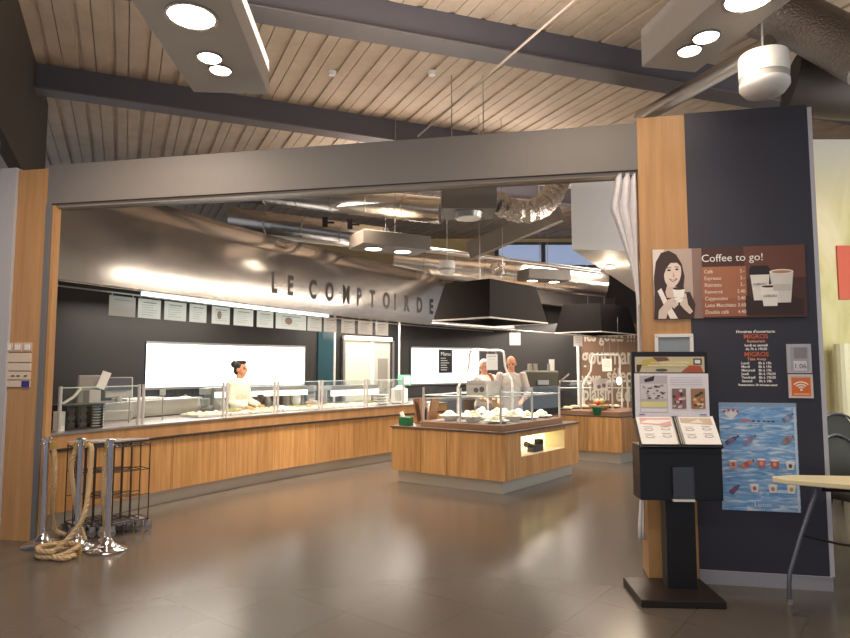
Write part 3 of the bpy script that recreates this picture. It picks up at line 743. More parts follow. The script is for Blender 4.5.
MB().tube(pts, .018, 10).obj('pipe', M_white, pf, True)
c = at(600.5, 384.5, 11.3)
t = thing('info_card', 'square info card on the rear buffet glass before the word wall', 'card', c)
MB().box((0, 0, 0), (.26, .006, .22)).obj('card', mat('card', '#cfc8c3', .5), t)
art('print', t, (0, -.004, 0), [('#6f625c', ell(-.03, -.04, .035, .035)), ('#6f625c', ell(.06, -.02, .035, .04))])
c = at(619, 381, 11.6)
sp_ = thing('pendant_lamp', 'small glowing oval lamp hanging over the rear buffet', 'lamp', c)
MB().sph((0, 0, 0), (.045, .045, .075)).obj('bulb', mat('bulb_glow', '#fff4dc', .5, emit=3), sp_, True)
MB().cyl((0, 0, .07), (0, 0, 1.2), .003).obj('cable', M_satin, sp_)
c = at(599.5, 404, 11.2)
fb = thing('fruit_bowl', 'shallow wicker bowl heaped with fruit on the rear buffet', 'fruit bowl', (c.x, 11.2, .85))
MB().lathe([(0, 0), (.1, 0), (.19, .07), (.2, .09), (.18, .085), (0, .03)]).obj('bowl', mat('wicker', '#b99a72', .7), fb, True)
for j in range(12):
    a_ = j*2.4; r_ = .04+.1*(j % 4)/4; MB().sph((r_*math.cos(a_), r_*math.sin(a_), .12+.09*(1-r_/.14)*(.6)), .042, 10).obj('fruit', [M_food, M_red, mat('veg', '#8a8b4a', .7), mat('peach', '#e0a36a', .6)][(j*7) % 4], fb, True)
c = at(609, 415, 10.75)
tag(MB().lathe([(0, 0), (.055, 0), (.09, .13), (.095, .14), (.08, .135), (.045, .02), (0, .02)], (2.98, 10.82, .785)).obj('plant_pot', M_green, None, True), 'green pot at front edge of the rear buffet ledge', 'pot')
for k in range(6):
    px = 568+k*12; c = at(px, 411, 11.1 if px < 605 else 11.0)
    if k in (2, 3): pass
    t = thing('food_plate', 'white plate of food on the rear buffet, %s from the left' % ORD[k], 'plate', (c.x, 11.32 if k in (0,) else 11.55+.05*k, .85), 0, 'plates on the rear buffet')
    MB().lathe([(0, 0), (.08, 0), (.14, .03), (.14, .036), (.08, .012), (0, .012)], seg=20).obj('plate', M_white, t, True)
    b = MB()
    for q_ in range(9): b.sph((random.uniform(-.07, .07), random.uniform(-.07, .07), .04), (.035, .03, .025), 8)
    b.obj('food', M_food, t, True)

# ------------------------------------------------------------------ things at the left end of the counter
def on_counter(px, o): 
    q = off(CP, o); s = 0
    while True:
        p, t = along(q, s)
        if 425+F*p.x/p.y >= px or s > 8.5: return p, t
        s += .02
p, t_ = on_counter(78, -.22); rz = math.atan2(t_.y, t_.x)
rk = thing('tray_rack', 'dark cutlery rack at the left end of the counter', 'rack', (p.x, p.y, .95), rz)
b = MB(); b.box((0, 0, .01), (.42, .34, .02))
b.box((0, 0, .25), (.42, .34, .02)); b.box((0, .16, .13), (.42, .02, .24))
for x in (-.2, -.07, .07, .2): b.box((x, 0, .13), (.015, .34, .24))
b.obj('shell', M_blackm, rk)
for x in (-.135, 0, .135):
    for z in (.05, .13, .2): MB().cyl((x, -.14, z), (x, -.10, z), .04).obj('cutlery_cup', mat('cup_dark', '#5b524c', .3, .5), rk)
for k, (px, zo) in enumerate([(92, 0)]):
    p, t_ = on_counter(px, -.2)
    for j in range(8):
        o = tag(MB().lathe([(0, 0), (.07, 0), (.12, .022), (.12, .028), (.06, .01), (0, .01)], seg=24).obj('plate', M_white, None, True), 'white plate in the stack beside the dark cutlery rack, %s from the bottom' % ORD[j], 'plate', 'stacked white plates')
        o.location = (p.x+.02, p.y, .95+j*.03)
p, t_ = on_counter(62, -.12)
tag(MB().box((p.x, p.y, 1.05), (.05, .12, .2), rz).obj('card_holder', M_white), 'white card holder at far left end of the counter', 'card holder')
p, t_ = on_counter(88, -.9)
pos = thing('cash_register', 'pale cash register with dark screen behind the counter', 'cash register', (p.x+.1, p.y+.3, .95), rz-.5)
MB().box((0, 0, .06), (.55, .4, .12)).obj('base', M_grey, pos, bevel=.01)
MB().box((-.2, 0, .36), (.26, .1, .40)).obj('printer', mat('pos_grey', '#a9a49f', .5), pos, bevel=.02)
MB().box((.14, -.04, .40), (.32, .06, .26), 0, Matrix.Rotation(R(-8), 4, 'X')).obj('monitor', mat('pos_grey', '#a9a49f', .5), pos, bevel=.01)
MB().box((.14, -.085, .44), (.28, .012, .15), 0, Matrix.Rotation(R(-8), 4, 'X')).obj('screen', mat('pos_screen', '#55565f', .2), pos)
MB().cyl((.14, 0, .1), (.14, 0, .3), .04).obj('stand', M_grey, pos)
MB().box((-.22, -.08, .45), (.10, .02, .22), 0, Matrix.Rotation(R(20), 4, 'Y')).obj('handset', M_paper, pos)
MB().tube([(-.3, -.1, .4), (-.38, -.14, .3), (-.5, -.16, .22), (-.56, -.18, .12)], .018).obj('arm', M_white, pos, True)
p, t_ = on_counter(160, -1.0)
mc = thing('display_counter', 'low grey stainless cabinet behind the glass near the cash register', 'cabinet', (p.x-.35, p.y-.4, .95), rz)
MB().box((.38, 0, .11), (1.5, .45, .22)).obj('body', M_satin, mc, bevel=.01)
MB().box((-.45, -.05, .30), (.16, .2, .16)).obj('dispenser', M_grey, mc, bevel=.01)
MB().box((.3, 0, .235), (.6, .3, .03)).obj('tray', M_white, mc, bevel=.006)
for k, px in enumerate([131, 163]):
    p, t_ = on_counter(px, -.30)
    t = thing('price_tag', ['white square price tag on thin stem, left of the two near the register', 'white square price tag on thin stem, right of the two near the register'][k], 'price tag', (p.x, p.y, .95), FA)
    MB().cyl((0, .01, 0), (0, .01, .31), .006).obj('stem', M_satin, t)
    MB().box((0, 0, .345), (.075, .008, .075)).obj('tag', M_paper, t)
p, t_ = on_counter(386, -.2)
for j in range(4): 
    o = tag(MB().lathe([(0, 0), (.08, 0), (.14, .03), (.14, .045), (.06, .012), (0, .012)], seg=20).obj('bowl', M_white, None, True), 'white bowl in the stack near right end of the long counter, %s from the bottom' % ORD[j], 'bowl', 'stacked white bowls')
    o.location = (p.x-.1, p.y-.05, .95+j*.046)
p, t_ = on_counter(399, -.25)
b = thing('napkin_dispenser', 'bright white domed dispenser at the right end of the long counter', 'dispenser', (p.x, p.y, .95), rz)
MB().box((0, 0, .14), (.26, .24, .28)).obj('body', M_white, b, bevel=.03)
MB().cyl((0, 0, .28), (0, 0, .33), .10, .05).obj('lid', M_white, b)
p, t_ = on_counter(404, -.5)
tg = thing('info_card', 'small teal and white sign above the domed white dispenser', 'card', (p.x, p.y, .95), FA)
MB().cyl((0, .01, 0), (0, .01, .33), .008).obj('stem', M_satin, tg)
MB().box((0, 0, .42), (.26, .01, .2)).obj('card', mat('teal_card', '#8fd0bb', .5), tg)
MB().box((.05, -.008, .42), (.12, .006, .14)).obj('print', M_paper, tg)

# ------------------------------------------------------------------ people
def person(lab, loc, rz, height, joints, hair, coat, trous, apron=None, beardcol=None, bun=False, bald=False, cap=False):
    s = height/1.72
    root = thing('person', lab, 'person', loc, rz)
    # local frame: faces -y
    def V(*a): return Vector(a)*s
    hip, chest, neck, head = V(0, 0, .95), V(0, 0, 1.25), V(0, 0, 1.44), V(0, -.02+joints.get('hy', 0), 1.60)
    shL, shR = V(.185, 0, 1.40), V(-.185, 0, 1.40)
    eL, wL, eR, wR = [V(*joints[k]) for k in ('eL', 'wL', 'eR', 'wR')]
    b = MB()
    def limb(p, q, r0, r1): b.cyl(p, q, r0*s, r1*s, 16); b.sph(p, r0*s); b.sph(q, r1*s)
    for sx in (.09, -.09):
        limb(V(sx, 0, .9), V(sx, -.01, .5), .085, .055); limb(V(sx, -.01, .5), V(sx, .01, .09), .055, .038)
        b.sph(V(sx, -.06, .04), (.045*s, .12*s, .035*s))
    b.sph(hip, (.165*s, .115*s, .13*s)); b.sph(V(0, 0, 1.08), (.14*s, .10*s, .16*s)); b.sph(chest, (.165*s, .115*s, .2*s)); b.sph(V(0, 0, 1.38), (.17*s, .08*s, .07*s))
    limb(neck-V(0, 0, .05), neck+V(0, -.01, .08), .06, .055)
    T = Matrix.Rotation(joints.get('nod', 0), 4, 'X') @ Matrix.Rotation(joints.get('turn', 0), 4, 'Z')
    def hp(x, y, z): return head+(T @ Vector((x*s, y*s, z*s)))
    b.sph(hp(0, .01, .03), (.075*s, .092*s, .095*s), 18, T); b.sph(hp(0, -.025, -.045), (.055*s, .06*s, .07*s), 16, T)
    b.sph(hp(0, -.05, -.095), (.028*s, .028*s, .022*s)); b.cyl(hp(0, -.083, .02), hp(0, -.108, -.025), .009*s, .015*s); b.sph(hp(0, -.1, -.027), .014*s)
    for sx in (1, -1): b.sph(hp(.077*sx, .012, -.01), (.012*s, .022*s, .032*s), 10, T); b.sph(hp(.03*sx, -.07, .032), (.022*s, .016*s, .01*s), 10, T)
    b.sph(hp(0, -.083, -.06), (.024*s, .012*s, .008*s), 10, T)
    for sh, e, w_, sg in ((shL, eL, wL, 1), (shR, eR, wR, -1)):
        limb(sh, e, .052, .040); limb(e, w_, .040, .028)
        d = (w_-e).normalized(); side = d.cross(Vector((0, 0, 1)));
        side = side.normalized() if side.length > .1 else Vector((1, 0, 0))
        palm = w_+d*.05*s; b.sph(palm, (.04*s, .04*s, .03*s)); b.cyl(w_, palm, .027*s, .036*s)
        up = side.cross(d)
        for k in range(4):
            o_ = side*(.027-.018*k)*s; L_ = (.075, .085, .08, .062)[k]*s
            p0 = palm+o_+d*.02*s; p1 = p0+d*L_*.55; p2 = p1+(d*.6-up*.6*1).normalized()*L_*.5
            b.cyl(p0, p1, .0095*s, .009*s, 8); b.cyl(p1, p2, .009*s, .0075*s, 8); b.sph(p1, .009*s, 8); b.sph(p2, .0075*s, 8)
        tb = palm+side*.03*s*1; b.cyl(palm, tb+d*.01, .013*s, .012*s, 8); b.cyl(tb+d*.01, tb+(d+side*.4).normalized()*.05*s, .011*s, .009*s, 8)
    body = b.obj('body', M_skin, root, True)
    rm = body.modifiers.new('r', 'REMESH'); rm.mode = 'VOXEL'; rm.voxel_size = .0085; rm.use_smooth_shade = True
    # coat: torso and sleeves
    b = MB()
    b.sph(chest, (.185*s, .135*s, .22*s)); b.sph(V(0, 0, 1.08), (.162*s, .125*s, .2*s)); b.sph(V(0, 0, .93), (.185*s, .138*s, .16*s)); b.sph(V(0, 0, 1.385), (.19*s, .095*s, .07*s))
    b.cyl(V(0, 0, 1.40), V(0, -.005, 1.465), .085*s, .067*s)
    for sh, e, w_ in ((shL, eL, wL), (shR, eR, wR)):
        we = e.lerp(w_, .9); b.cyl(sh, e, .068*s, .056*s, 16); b.sph(sh, .068*s); b.sph(e, .056*s); b.cyl(e, we, .056*s, .042*s, 16)
    o = b.obj('coat', mat('coat_'+coat[1:], coat, .8), root, True); rm = o.modifiers.new('r', 'REMESH'); rm.mode = 'VOXEL'; rm.voxel_size = .012; rm.use_smooth_shade = True
    b = MB()
    b.sph(V(0, 0, .9), (.175*s, .128*s, .12*s))
    for sx in (.09, -.09): b.cyl(V(sx, 0, .92), V(sx, -.01, .5), .1*s, .07*s, 16); b.cyl(V(sx, -.01, .5), V(sx, .01, .08), .07*s, .055*s, 16); b.sph(V(sx, -.01, .5), .07*s)
    o = b.obj('trousers', mat('trousers_'+trous[1:], trous, .8), root, True); rm = o.modifiers.new('r', 'REMESH'); rm.mode = 'VOXEL'; rm.voxel_size = .014; rm.use_smooth_shade = True
    b = MB()
    for sx in (.09, -.09): b.sph(V(sx, -.05, .045), (.055*s, .135*s, .043*s))
    b.obj('shoes', M_blackm, root, True)
    if apron:
        b = MB(); rows = []
        for z, y_, w_ in ((1.36, -.118, .09), (1.25, -.142, .12), (1.1, -.136, .155), (.95, -.145, .17), (.7, -.15, .19), (.5, -.15, .2)):
            rows.append([b.b.verts.new(V(w_*u, y_+.05*abs(u)**2, z)) for u in (-1, -.6, 0, .6, 1)])
        for r0, r1 in zip(rows, rows[1:]):
            for k in range(4): b.b.faces.new((r0[k], r0[k+1], r1[k+1], r1[k]))
        o = b.obj('apron', mat('apron_'+apron[1:], apron, .8), root, True); sm_ = o.modifiers.new('s', 'SOLIDIFY'); sm_.thickness = .008
    hm = mat('hair_'+hair[1:], hair, .6, bump=.5, bscale=150)
    b = MB()
    if bald:
        b.sph(hp(0, .045, -.005), (.083*s, .066*s, .06*s), 14, T)
    else:
        b.sph(hp(0, .028, .045), (.087*s, .09*s, .095*s), 16, T); b.sph(hp(0, .06, -.02), (.075*s, .055*s, .07*s), 14, T)
        b.sph(hp(0, -.035, .105), (.065*s, .05*s, .03*s), 14, T)
        if bun: b.sph(hp(0, .115, .075), (.055*s, .05*s, .055*s), 14, T); b.sph(hp(.02, .13, .10), (.035*s, .03*s, .035*s), 10, T)
    b.obj('hair', hm, root, True)
    for sx in (1, -1):
        b = MB(); b.sph(hp(.03*sx, -.083, .015), (.012*s, .006*s, .007*s), 10, T); b.obj('eye', mat('eye_dark', '#2a1c16', .3), root, True)
    b = MB(); b.sph(hp(0, -.092, -.06), (.02*s, .008*s, .006*s), 10, T); b.obj('mouth', mat('lips', '#9c5a4e', .5), root, True)
    return root
P1 = at(239, 400, 9.35)
person('woman with dark hair in a bun, cream uniform, standing in profile behind the long counter', (P1.x, 9.35, 0), R(78), 1.70,
       dict(eL=(.25, -.02, 1.12), wL=(.2, -.25, 1.04), eR=(-.25, -.02, 1.12), wR=(-.2, -.25, 1.04), nod=R(0)), '#1d1712', '#e8dfcd', '#cfc6b4', bun=True)
P2 = at(511.5, 400, 10.7)
person('bald man in light grey uniform looking down behind the island', (P2.x, 10.7, 0), R(-8), 1.80,
       dict(eL=(.27, -.05, 1.12), wL=(.18, -.28, 1.02), eR=(-.27, -.05, 1.12), wR=(-.2, -.28, 1.02), nod=R(18), hy=-.03), '#8d8680', '#b3aba5', '#55504c', apron='#b5aca6', bald=True)
P3_ = at(484, 400, 11.1)
person('person in white uniform with hand at face, left of the bald man', (P3_.x, 11.1, 0), R(25), 1.74,
       dict(eL=(.26, -.08, 1.14), wL=(.05, -.20, 1.40), eR=(-.26, -.04, 1.12), wR=(-.15, -.26, 1.05), nod=R(10)), '#d9d4cf', '#ded9d4', '#8a8580')
# dark coffee machine beside the man
c = at(545, 392, 11.6)
cm = thing('coffee_machine', 'dark machine with jars on top behind the island, right of the bald man', 'coffee machine', (c.x-.1, 11.5, .0))
MB().box((0, 0, .6), (.75, .5, 1.2)).obj('stand', M_blackm, cm)
MB().box((0, -.02, 1.38), (.6, .42, .34)).obj('body', mat('machine_olive', '#4a463a', .35), cm, bevel=.03)
for x in (-.2, -.1, .16): MB().cyl((x, -.05, 1.55), (x, -.05, 1.68), .045, .04).obj('jar', mat('jar', '#8b8578', .3), cm)
MB().cyl((.2, -.06, 1.55), (.2, -.06, 1.76), .05).obj('canister', M_white, cm)
MB().box((0, -.25, 1.34), (.2, .06, .08)).obj('spout', M_satin, cm)

# ------------------------------------------------------------------ ceiling services
def lin_tube(name, pts, r, m, lab, cat, seg=20, corr=0):
    P = [Vector(p) for p in pts]; pp = []
    for i in range(len(P)-1):
        n = max(2, int((P[i+1]-P[i]).length/.05)) if corr else 4
        for k in range(n): pp.append(P[i].lerp(P[i+1], k/n))
    pp.append(P[-1])
    rf = (lambda i: r*(1+.07*((i % 2)*2-1))) if corr else None
    return tag(MB().tube(pp, r, seg, rf).obj(name, m, None, not corr), lab, cat)
def ductbands(o, pts, r, n):
    P0, P1 = Vector(pts[0]), Vector(pts[-1])
    for k in range(1, n):
        c = P0.lerp(P1, k/n); d = (P1-P0).normalized()
        MB().cyl(c-d*.015, c+d*.015, r*1.04, seg=24).obj('duct_band', M_satin, o)
p = [at(236, 190, 10.5), at(442, 211, 9.6)]; o = lin_tube('air_duct', p, .21, M_duct, 'large round silver air duct running left to right behind the facade beam', 'duct'); ductbands(o, p, .21, 6)
p = [at(235, 219, 11.6), at(385, 240, 10.6)]; o = lin_tube('air_duct', p, .22, M_duct, 'silver air duct below the larger one, above the steel band', 'duct'); ductbands(o, p, .22, 4)
p = [at(395, 262, 13.2), at(606, 285, 12.9)]; o = lin_tube('air_duct', p, .26, M_duct, 'long silver air duct in the rear above the dark hoods', 'duct'); ductbands(o, p, .26, 7)
cpts = [at(495, 201, 8.2), at(505, 207, 8.15), at(516, 211, 8.1), at(528, 212, 8.1), at(540, 208, 8.1), at(549, 200, 8.2), at(555, 190, 8.3), at(559, 180, 8.4), at(563, 168, 8.6), at(565, 155, 8.8)]
lin_tube('flexible_duct', cpts, .15, M_foil, 'crinkled flexible foil duct bending upward beside the white bulkhead', 'duct', 16, 1)
lin_tube('flexible_duct', [at(503, 257, 12.2), at(500, 264, 12.2), at(493, 270, 12.2)], .10, M_foil, 'short crinkled foil duct on the rear duct above the front hood', 'duct', 14, 1)
p = [at(760, 12, 6.0), at(800, 22, 5.8), at(870, 60, 5.4)]; o = lin_tube('air_duct', p, .24, mat('foil_dull', '#8e8680', .35, .9, bump=1.0, bscale=45), 'thick foil wrapped duct at upper right above the navy wall', 'duct')
p = [at(640, 118, 7.6), at(700, 84, 6.6), at(770, 44, 5.7)]; lin_tube('air_duct', p, .09, M_duct, 'slim silver pipe rising right above the wooden pillar', 'pipe')
p = [at(790, 85, 6.2), at(880, 92, 6.0)]; lin_tube('air_duct', p, .30, mat('dark_duct', '#463f3b', .5, .3), 'dark grey duct behind the white speaker at upper right', 'duct')
p = [at(418, 136, 8.2), at(588, -12, 5.1)]; lin_tube('ceiling_pipe', p, .013, mat('pipe_tan', '#a3958a', .5), 'thin pale pipe slanting below the planked ceiling', 'pipe')
p = [at(258, 235.5, 10.2), at(356, 245.5, 9.6)]; lin_tube('light_tube', p, .035, M_white, 'white tube lamp hanging before the steel band', 'lamp')
p = [at(356, 240, 10.2), at(520, 262, 12.0), at(600, 272, 12.4)]; lin_tube('cable_tray', p, .05, M_satin, 'grey cable tray running behind the twin lamp box to the rear', 'cable tray')
# slanted grey truss beam at the rear
def bar(p0, p1, w_, h, name, m, lab, cat):
    p0, p1 = Vector(p0), Vector(p1); d = p1-p0
    M_ = Matrix.Translation((p0+p1)/2) @ d.to_track_quat('X', 'Z').to_matrix().to_4x4()
    return tag(MB().box((0, 0, 0), (d.length, w_, h), 0, M_).obj(name, m), lab, cat)
bar(at(470, 251, 10.5), at(560, 212, 9.6), .12, .3, 'steel_strut', mat('strut', '#77706a', .5), 'slanted grey steel strut under the curved foil duct', 'strut')
bar(at(410, 278, 13.3), at(600, 305, 15.2), .2, .35, 'steel_strut', mat('strut_dark', '#4c4541', .6), 'dark steel strut behind the front hood along the band top', 'strut')
for px, py, Y, k in [(325, 222, 9.9, 0), (350, 224, 9.9, 1)]:
    c = at(px, py, Y); t = thing('duct_bracket', ['left', 'right'][k]+' dark clamp of the pair on the lower silver duct', 'bracket', c)
    MB().box((0, 0, 0), (.08, .05, .16)).obj('clamp', M_blackm, t); MB().box((.09, 0, -.01), (.12, .04, .025)).obj('pin', M_blackm, t)

def luminaire(name, c, ax, L_, W_, Hh, lamps, lab, parts_lamp='lamp', e=M_lamp, glow=40, col=M_grey):
    """suspended grey box: c = centre of the underside, ax = heading of its long axis"""
    t = thing(name, lab, 'luminaire', c, ax)
    MB().box((0, 0, Hh/2), (W_, L_, Hh)).obj('housing', col, t, bevel=.01)
    for x, y, r in lamps:
        MB().cyl((x, y, .01), (x, y, -.008), r).obj(parts_lamp, e, t, True)
        MB().lathe([(r, .0), (r*1.12, .0), (r*1.12, -.015), (r, -.015)], (x, y, 0)).obj('bezel', M_satin, t)
    for x in (-W_*.3, W_*.3): MB().cyl((x, 0, Hh), (x, 0, ZC-c[2]), .006).obj('hanger', M_satin, t)
    if glow:
        l = bpy.data.lights.new('lamp_light', 'SPOT'); l.energy = glow; l.color = WARM; l.spot_size = R(110); l.spot_blend = .8; l.shadow_soft_size = .12
        lo = bpy.data.objects.new('lamp_light', l); COL.objects.link(lo); lo.parent = t; lo.location = (0, 0, -.05)
    return t
luminaire('ceiling_luminaire', (-1.57, 4.2, 3.9), R(4), 1.7, .62, .3, [(.02, -.31, .15), (-.01, .23, .085), (.02, .42, .08)], 'grey lamp box with three bright round lamps at upper left', glow=120, col=M_lumpale)
luminaire('ceiling_luminaire', (2.03, 3.9, 3.9), R(11), 1.5, .46, .3, [(-.05, -.2, .14), (-.03, .25, .085), (-.03, .44, .08)], 'grey lamp box with three bright round lamps at upper right', glow=45, col=M_lumpale)
luminaire('ceiling_luminaire', at(390, 250, 9.6), R(-62), 1.15, .6, .22, [(0, -.28, .13), (0, .22, .13)], 'grey hanging box with two bright lamps before the steel band', glow=160, col=M_lumdark)
luminaire('ceiling_luminaire', at(544, 281, 11.6), R(-70), .9, .45, .2, [(0, .22, .10), (0, -.25, .10)], 'distant grey box with two bright lamps behind the front hood', glow=120, col=M_lumdark)
c = at(468, 214, 8.0)
t = luminaire('ceiling_luminaire', (c.x, c.y, c.z), R(0), .6, .7, .42, [], 'grey hanging box with pale round diffuser left of the curved foil duct', glow=0, col=M_lumdark)
MB().cyl((0, -.05, 0), (0, -.05, -.07), .19, .17).obj('diffuser_ring', M_satin, t, True); MB().cyl((0, -.05, -.07), (0, -.05, -.08), .16).obj('diffuser', M_paper, t)
sl = thing('spot_lamp', 'small round spot lamp in the underside of the white bulkhead', 'lamp', (at(611, 258, 8.6).x, 8.6, 3.0)); sl.location = (2.52, 8.35, 3.0)
MB().cyl((0, 0, 0), (0, 0, -.03), .07).obj('housing', M_white, sl); MB().cyl((0, 0, -.03), (0, 0, -.045), .06).obj('lamp', M_lamp, sl)
l = bpy.data.lights.new('soffit_fill', 'POINT'); l.energy = 10; l.color = (1, .78, .55); l.shadow_soft_size = .06  # point light added below the lamp to brighten the bulkhead underside
lo = bpy.data.objects.new('soffit_fill', l); COL.objects.link(lo); lo.parent = sl; lo.location = (0, 0, -.22)
def speaker(c, r, h, lab):
    t = thing('ceiling_speaker', lab, 'speaker', c)
    MB().lathe([(0, h*.5), (r*.97, h*.5), (r, h*.45), (r, -h*.05)], seg=28).obj('shell', M_white, t, True)
    MB().lathe([(r*.985, -h*.04), (r*.985, -h*.22)], seg=28).obj('grille_band', M_grey, t, True)
    MB().lathe([(r, -h*.21), (r, -h*.32), (r*.8, -h*.48), (r*.4, -h*.54), (0, -h*.55)], seg=28).obj('cone', M_white, t, True)
    MB().cyl((0, 0, h*.5), (0, 0, ZC-c[2]), .006).obj('cable', M_white, t)
    return t
speaker(at(764, 75, 4.05), .155, .27, 'large white round speaker hanging above the navy wall')
speaker(at(447, 268, 10.0), .13, .22, 'small white round speaker hanging left above the front hood')
for px, py, lab in [(332, 76, 'left'), (432, 111, 'right')]:
    c = at(px, py, 7.9); c.z = ZC
    tag(MB().cyl((c.x, c.y, c.z), (c.x, c.y, c.z-.05), .06, .045).obj('smoke_detector', M_white), 'small white smoke detector on the planked ceiling, %s of the two' % lab, 'smoke detector')

# cloth bundled at the top of the right pillar
cv = thing('gathered_curtain', 'white cloth gathered at the top left of the wooden pillar', 'curtain', (0, 0, 0))
b = MB(); rows = []
base = Vector((1.698, fy(1.698)+.06)); dr_ = Vector((-.9816, .191))
for z, w_ in ((3.17, .14), (3.05, .16), (2.93, .185), (2.87, .19), (2.75, .15), (2.6, .105), (2.45, .06), (2.3, .03), (2.1, .012), (1.6, .01), (1.0, .01), (.72, .012), (.55, .035), (.40, .05), (.28, .055)):
    row = []
    for k in range(13):
        u = k/12; zz = .03*math.sin(u*15+z*1.4)*min(1, w_*7); p = base+dr_*(w_*u)+Vector((.191, .9816))*zz
        row.append(b.b.verts.new((p.x, p.y, z)))
    rows.append(row)
for r0, r1 in zip(rows, rows[1:]):
    for k in range(12): b.b.faces.new((r0[k], r0[k+1], r1[k+1], r1[k]))
o = b.obj('cloth', M_cloth, cv, True); s_ = o.modifiers.new('s', 'SOLIDIFY'); s_.thickness = .01

# ------------------------------------------------------------------ things on the facade
def onwall(x, z, name, lab, cat, group=None, d=0): return thing(name, lab, cat, (x-.191*d, fy(x)-.9816*d, z), FA, group)
# coffee sign: x 1.787..2.85, z 1.98..2.525
W_, Hh = 1.085, .545
cs = onwall(1.787, 1.98, 'coffee_sign', 'brown coffee price sign across pillar and navy wall', 'sign', d=.001)
MB().box((W_/2, -.006, Hh/2), (W_, .012, Hh)).obj('board', mat('sign_brown', '#5d3a30', .45), cs)
fw = .29
def S(pts): return [(x*fw, z*Hh) for x, z in pts]
ly = [('#b7a39a', rect(0, 0, fw, Hh)), ('#8a6f66', rect(fw, 0, fw+.07, Hh)), ('#e0d4cc', S([(0, .55), (.12, .62), (.3, 1), (0, 1)])),
      ('#3b2522', S([(.03, .3), (.02, .6), (.08, .82), (.22, .95), (.42, .98), (.6, .92), (.74, .78), (.8, .6), (.76, .42), (.6, .38), (.3, .3)])),
      ('#3f2a26', S([(.0, 0), (.02, .34), (.16, .42), (.5, .36), (.92, .38), (1.05, .2), (1.0, 0)])),
      ('#d8c2b6', S([(.36, .5), (.30, .38), (.34, .3), (.56, .3), (.6, .45)])),
      ('#e3d0c5', ell(.50*fw, .65*Hh, .215*fw, .20*Hh, 24, R(-8))),
      ('#3b2522', S([(.27, .62), (.30, .8), (.45, .9), (.62, .86), (.72, .74), (.62, .80), (.45, .80), (.34, .72)])),
      ('#2c1c1a', ell(.41*fw, .695*Hh, .05*fw, .013*Hh)), ('#2c1c1a', ell(.61*fw, .705*Hh, .045*fw, .013*Hh)),
      ('#5e4038', S([(.35, .73), (.47, .745), (.46, .735), (.35, .72)])), ('#5e4038', S([(.56, .75), (.66, .74), (.66, .73), (.56, .738)])),
      ('#c79f8c', S([(.51, .68), (.55, .60), (.50, .595)])),
      ('#8c4f48', S([(.41, .56), (.50, .525), (.60, .555), (.62, .58), (.5, .56), (.42, .575)])), ('#f4ece6', S([(.43, .562), (.5, .54), (.59, .562), (.5, .556)])),
      ('#efe6e0', S([(.1, .40), (.2, .44), (.34, .26), (.5, .1), (.6, .0), (.4, 0), (.25, .2)])),
      ('#d6c2b7', S([(.1, 0), (.12, .12), (.35, .27), (.48, .3), (.5, .18), (.35, .1), (.3, 0)])),
      
      ('#dac6bb', S([(.46, .34), (.60, .36), (.62, .20), (.50, .14), (.44, .22)])), ('#dac6bb', S([(.66, .34), (.82, .36), (.86, .2), (.98, .1), (.9, .06), (.76, .13), (.66, .2)])),
      ('#f6f1ec', S([(.48, .43), (.80, .43), (.74, .27), (.68, .23), (.58, .23), (.53, .28)])), ('#3a2925', ell(.64*fw, .43*Hh, .155*fw, .02*Hh)), ('#8c6f66', S([(.47, .30), (.60, .31), (.60, .305), (.47, .294)])), ('#8c6f66', S([(.48, .25), (.60, .26), (.60, .255), (.48, .244)])), ('#8c6f66', S([(.68, .29), (.82, .30), (.82, .295), (.68, .284)])),
      ('#4a2d26', rect(fw+.07, 0, W_, Hh)), ('#6a4034', rect(.66, .30, W_, Hh)),
      ('#a4694d', rect(.355, .012, .672, .395)), ('#995f47', rect(.355, .012, .672, .15)),
      ]
# cups
ly += [('#34221e', [(.66, .02), (1.06, .02), (1.06, .13), (.98, .16), (.8, .13), (.66, .17)]),
       ('#e2dcd6', [(.70, .325), (.835, .325), (.815, .13), (.72, .13)]), ('#262022', [(.692, .325), (.842, .325), (.838, .375), (.82, .395), (.71, .395), (.695, .37)]),
       ('#d9d4cf', [(.835, .345), (1.0, .345), (.975, .11), (.86, .11)]), ('#efe9e2', ell(.918, .345, .083, .018)), ('#b98a66', ell(.918, .343, .07, .012)),
       ('#e9e4df', [(.765, .235), (.895, .235), (.88, .085), (.785, .085)]), ('#f5f1ec', ell(.83, .235, .066, .014)), ('#4a342c', ell(.83, .234, .055, .009)),
       ('#c6bfba', rect(.856, .20, .981, .25))]
art('print', cs, (0, -.0125, 0), ly, .0002)
for a_, x_, z_ in (('CARUSO', .765, .245), ('CARUSO', .832, .155)): text(a_, .024, mat('cup_text', '#5a4a40', .5), cs, (x_, -.024, z_), 'lettering', 'CENTER', .0003)
text('Coffee to go!', .082, M_paper, cs, (.355, -.020, .435), 'lettering', 'LEFT', .0005)
M_pt = mat('price_text', '#e9d3c2', .5)
for k, (a, p_) in enumerate([('Café', '3.-'), ('Espresso', '3.-'), ('Ristretto', '3.-'), ('Renversé', '3.40'), ('Cappuccino', '3.40'), ('Latte Macchiato', '3.60'), ('Double café', '4.40')]):
    z = .345-k*.052
    text(a, .040, M_pt, cs, (.372, -.020, z), 'lettering', 'LEFT', .0004, .86, 90, .0004); text(p_, .040, M_pt, cs, (.662, -.020, z), 'price', 'RIGHT', .0004, .86, 90, .0004)
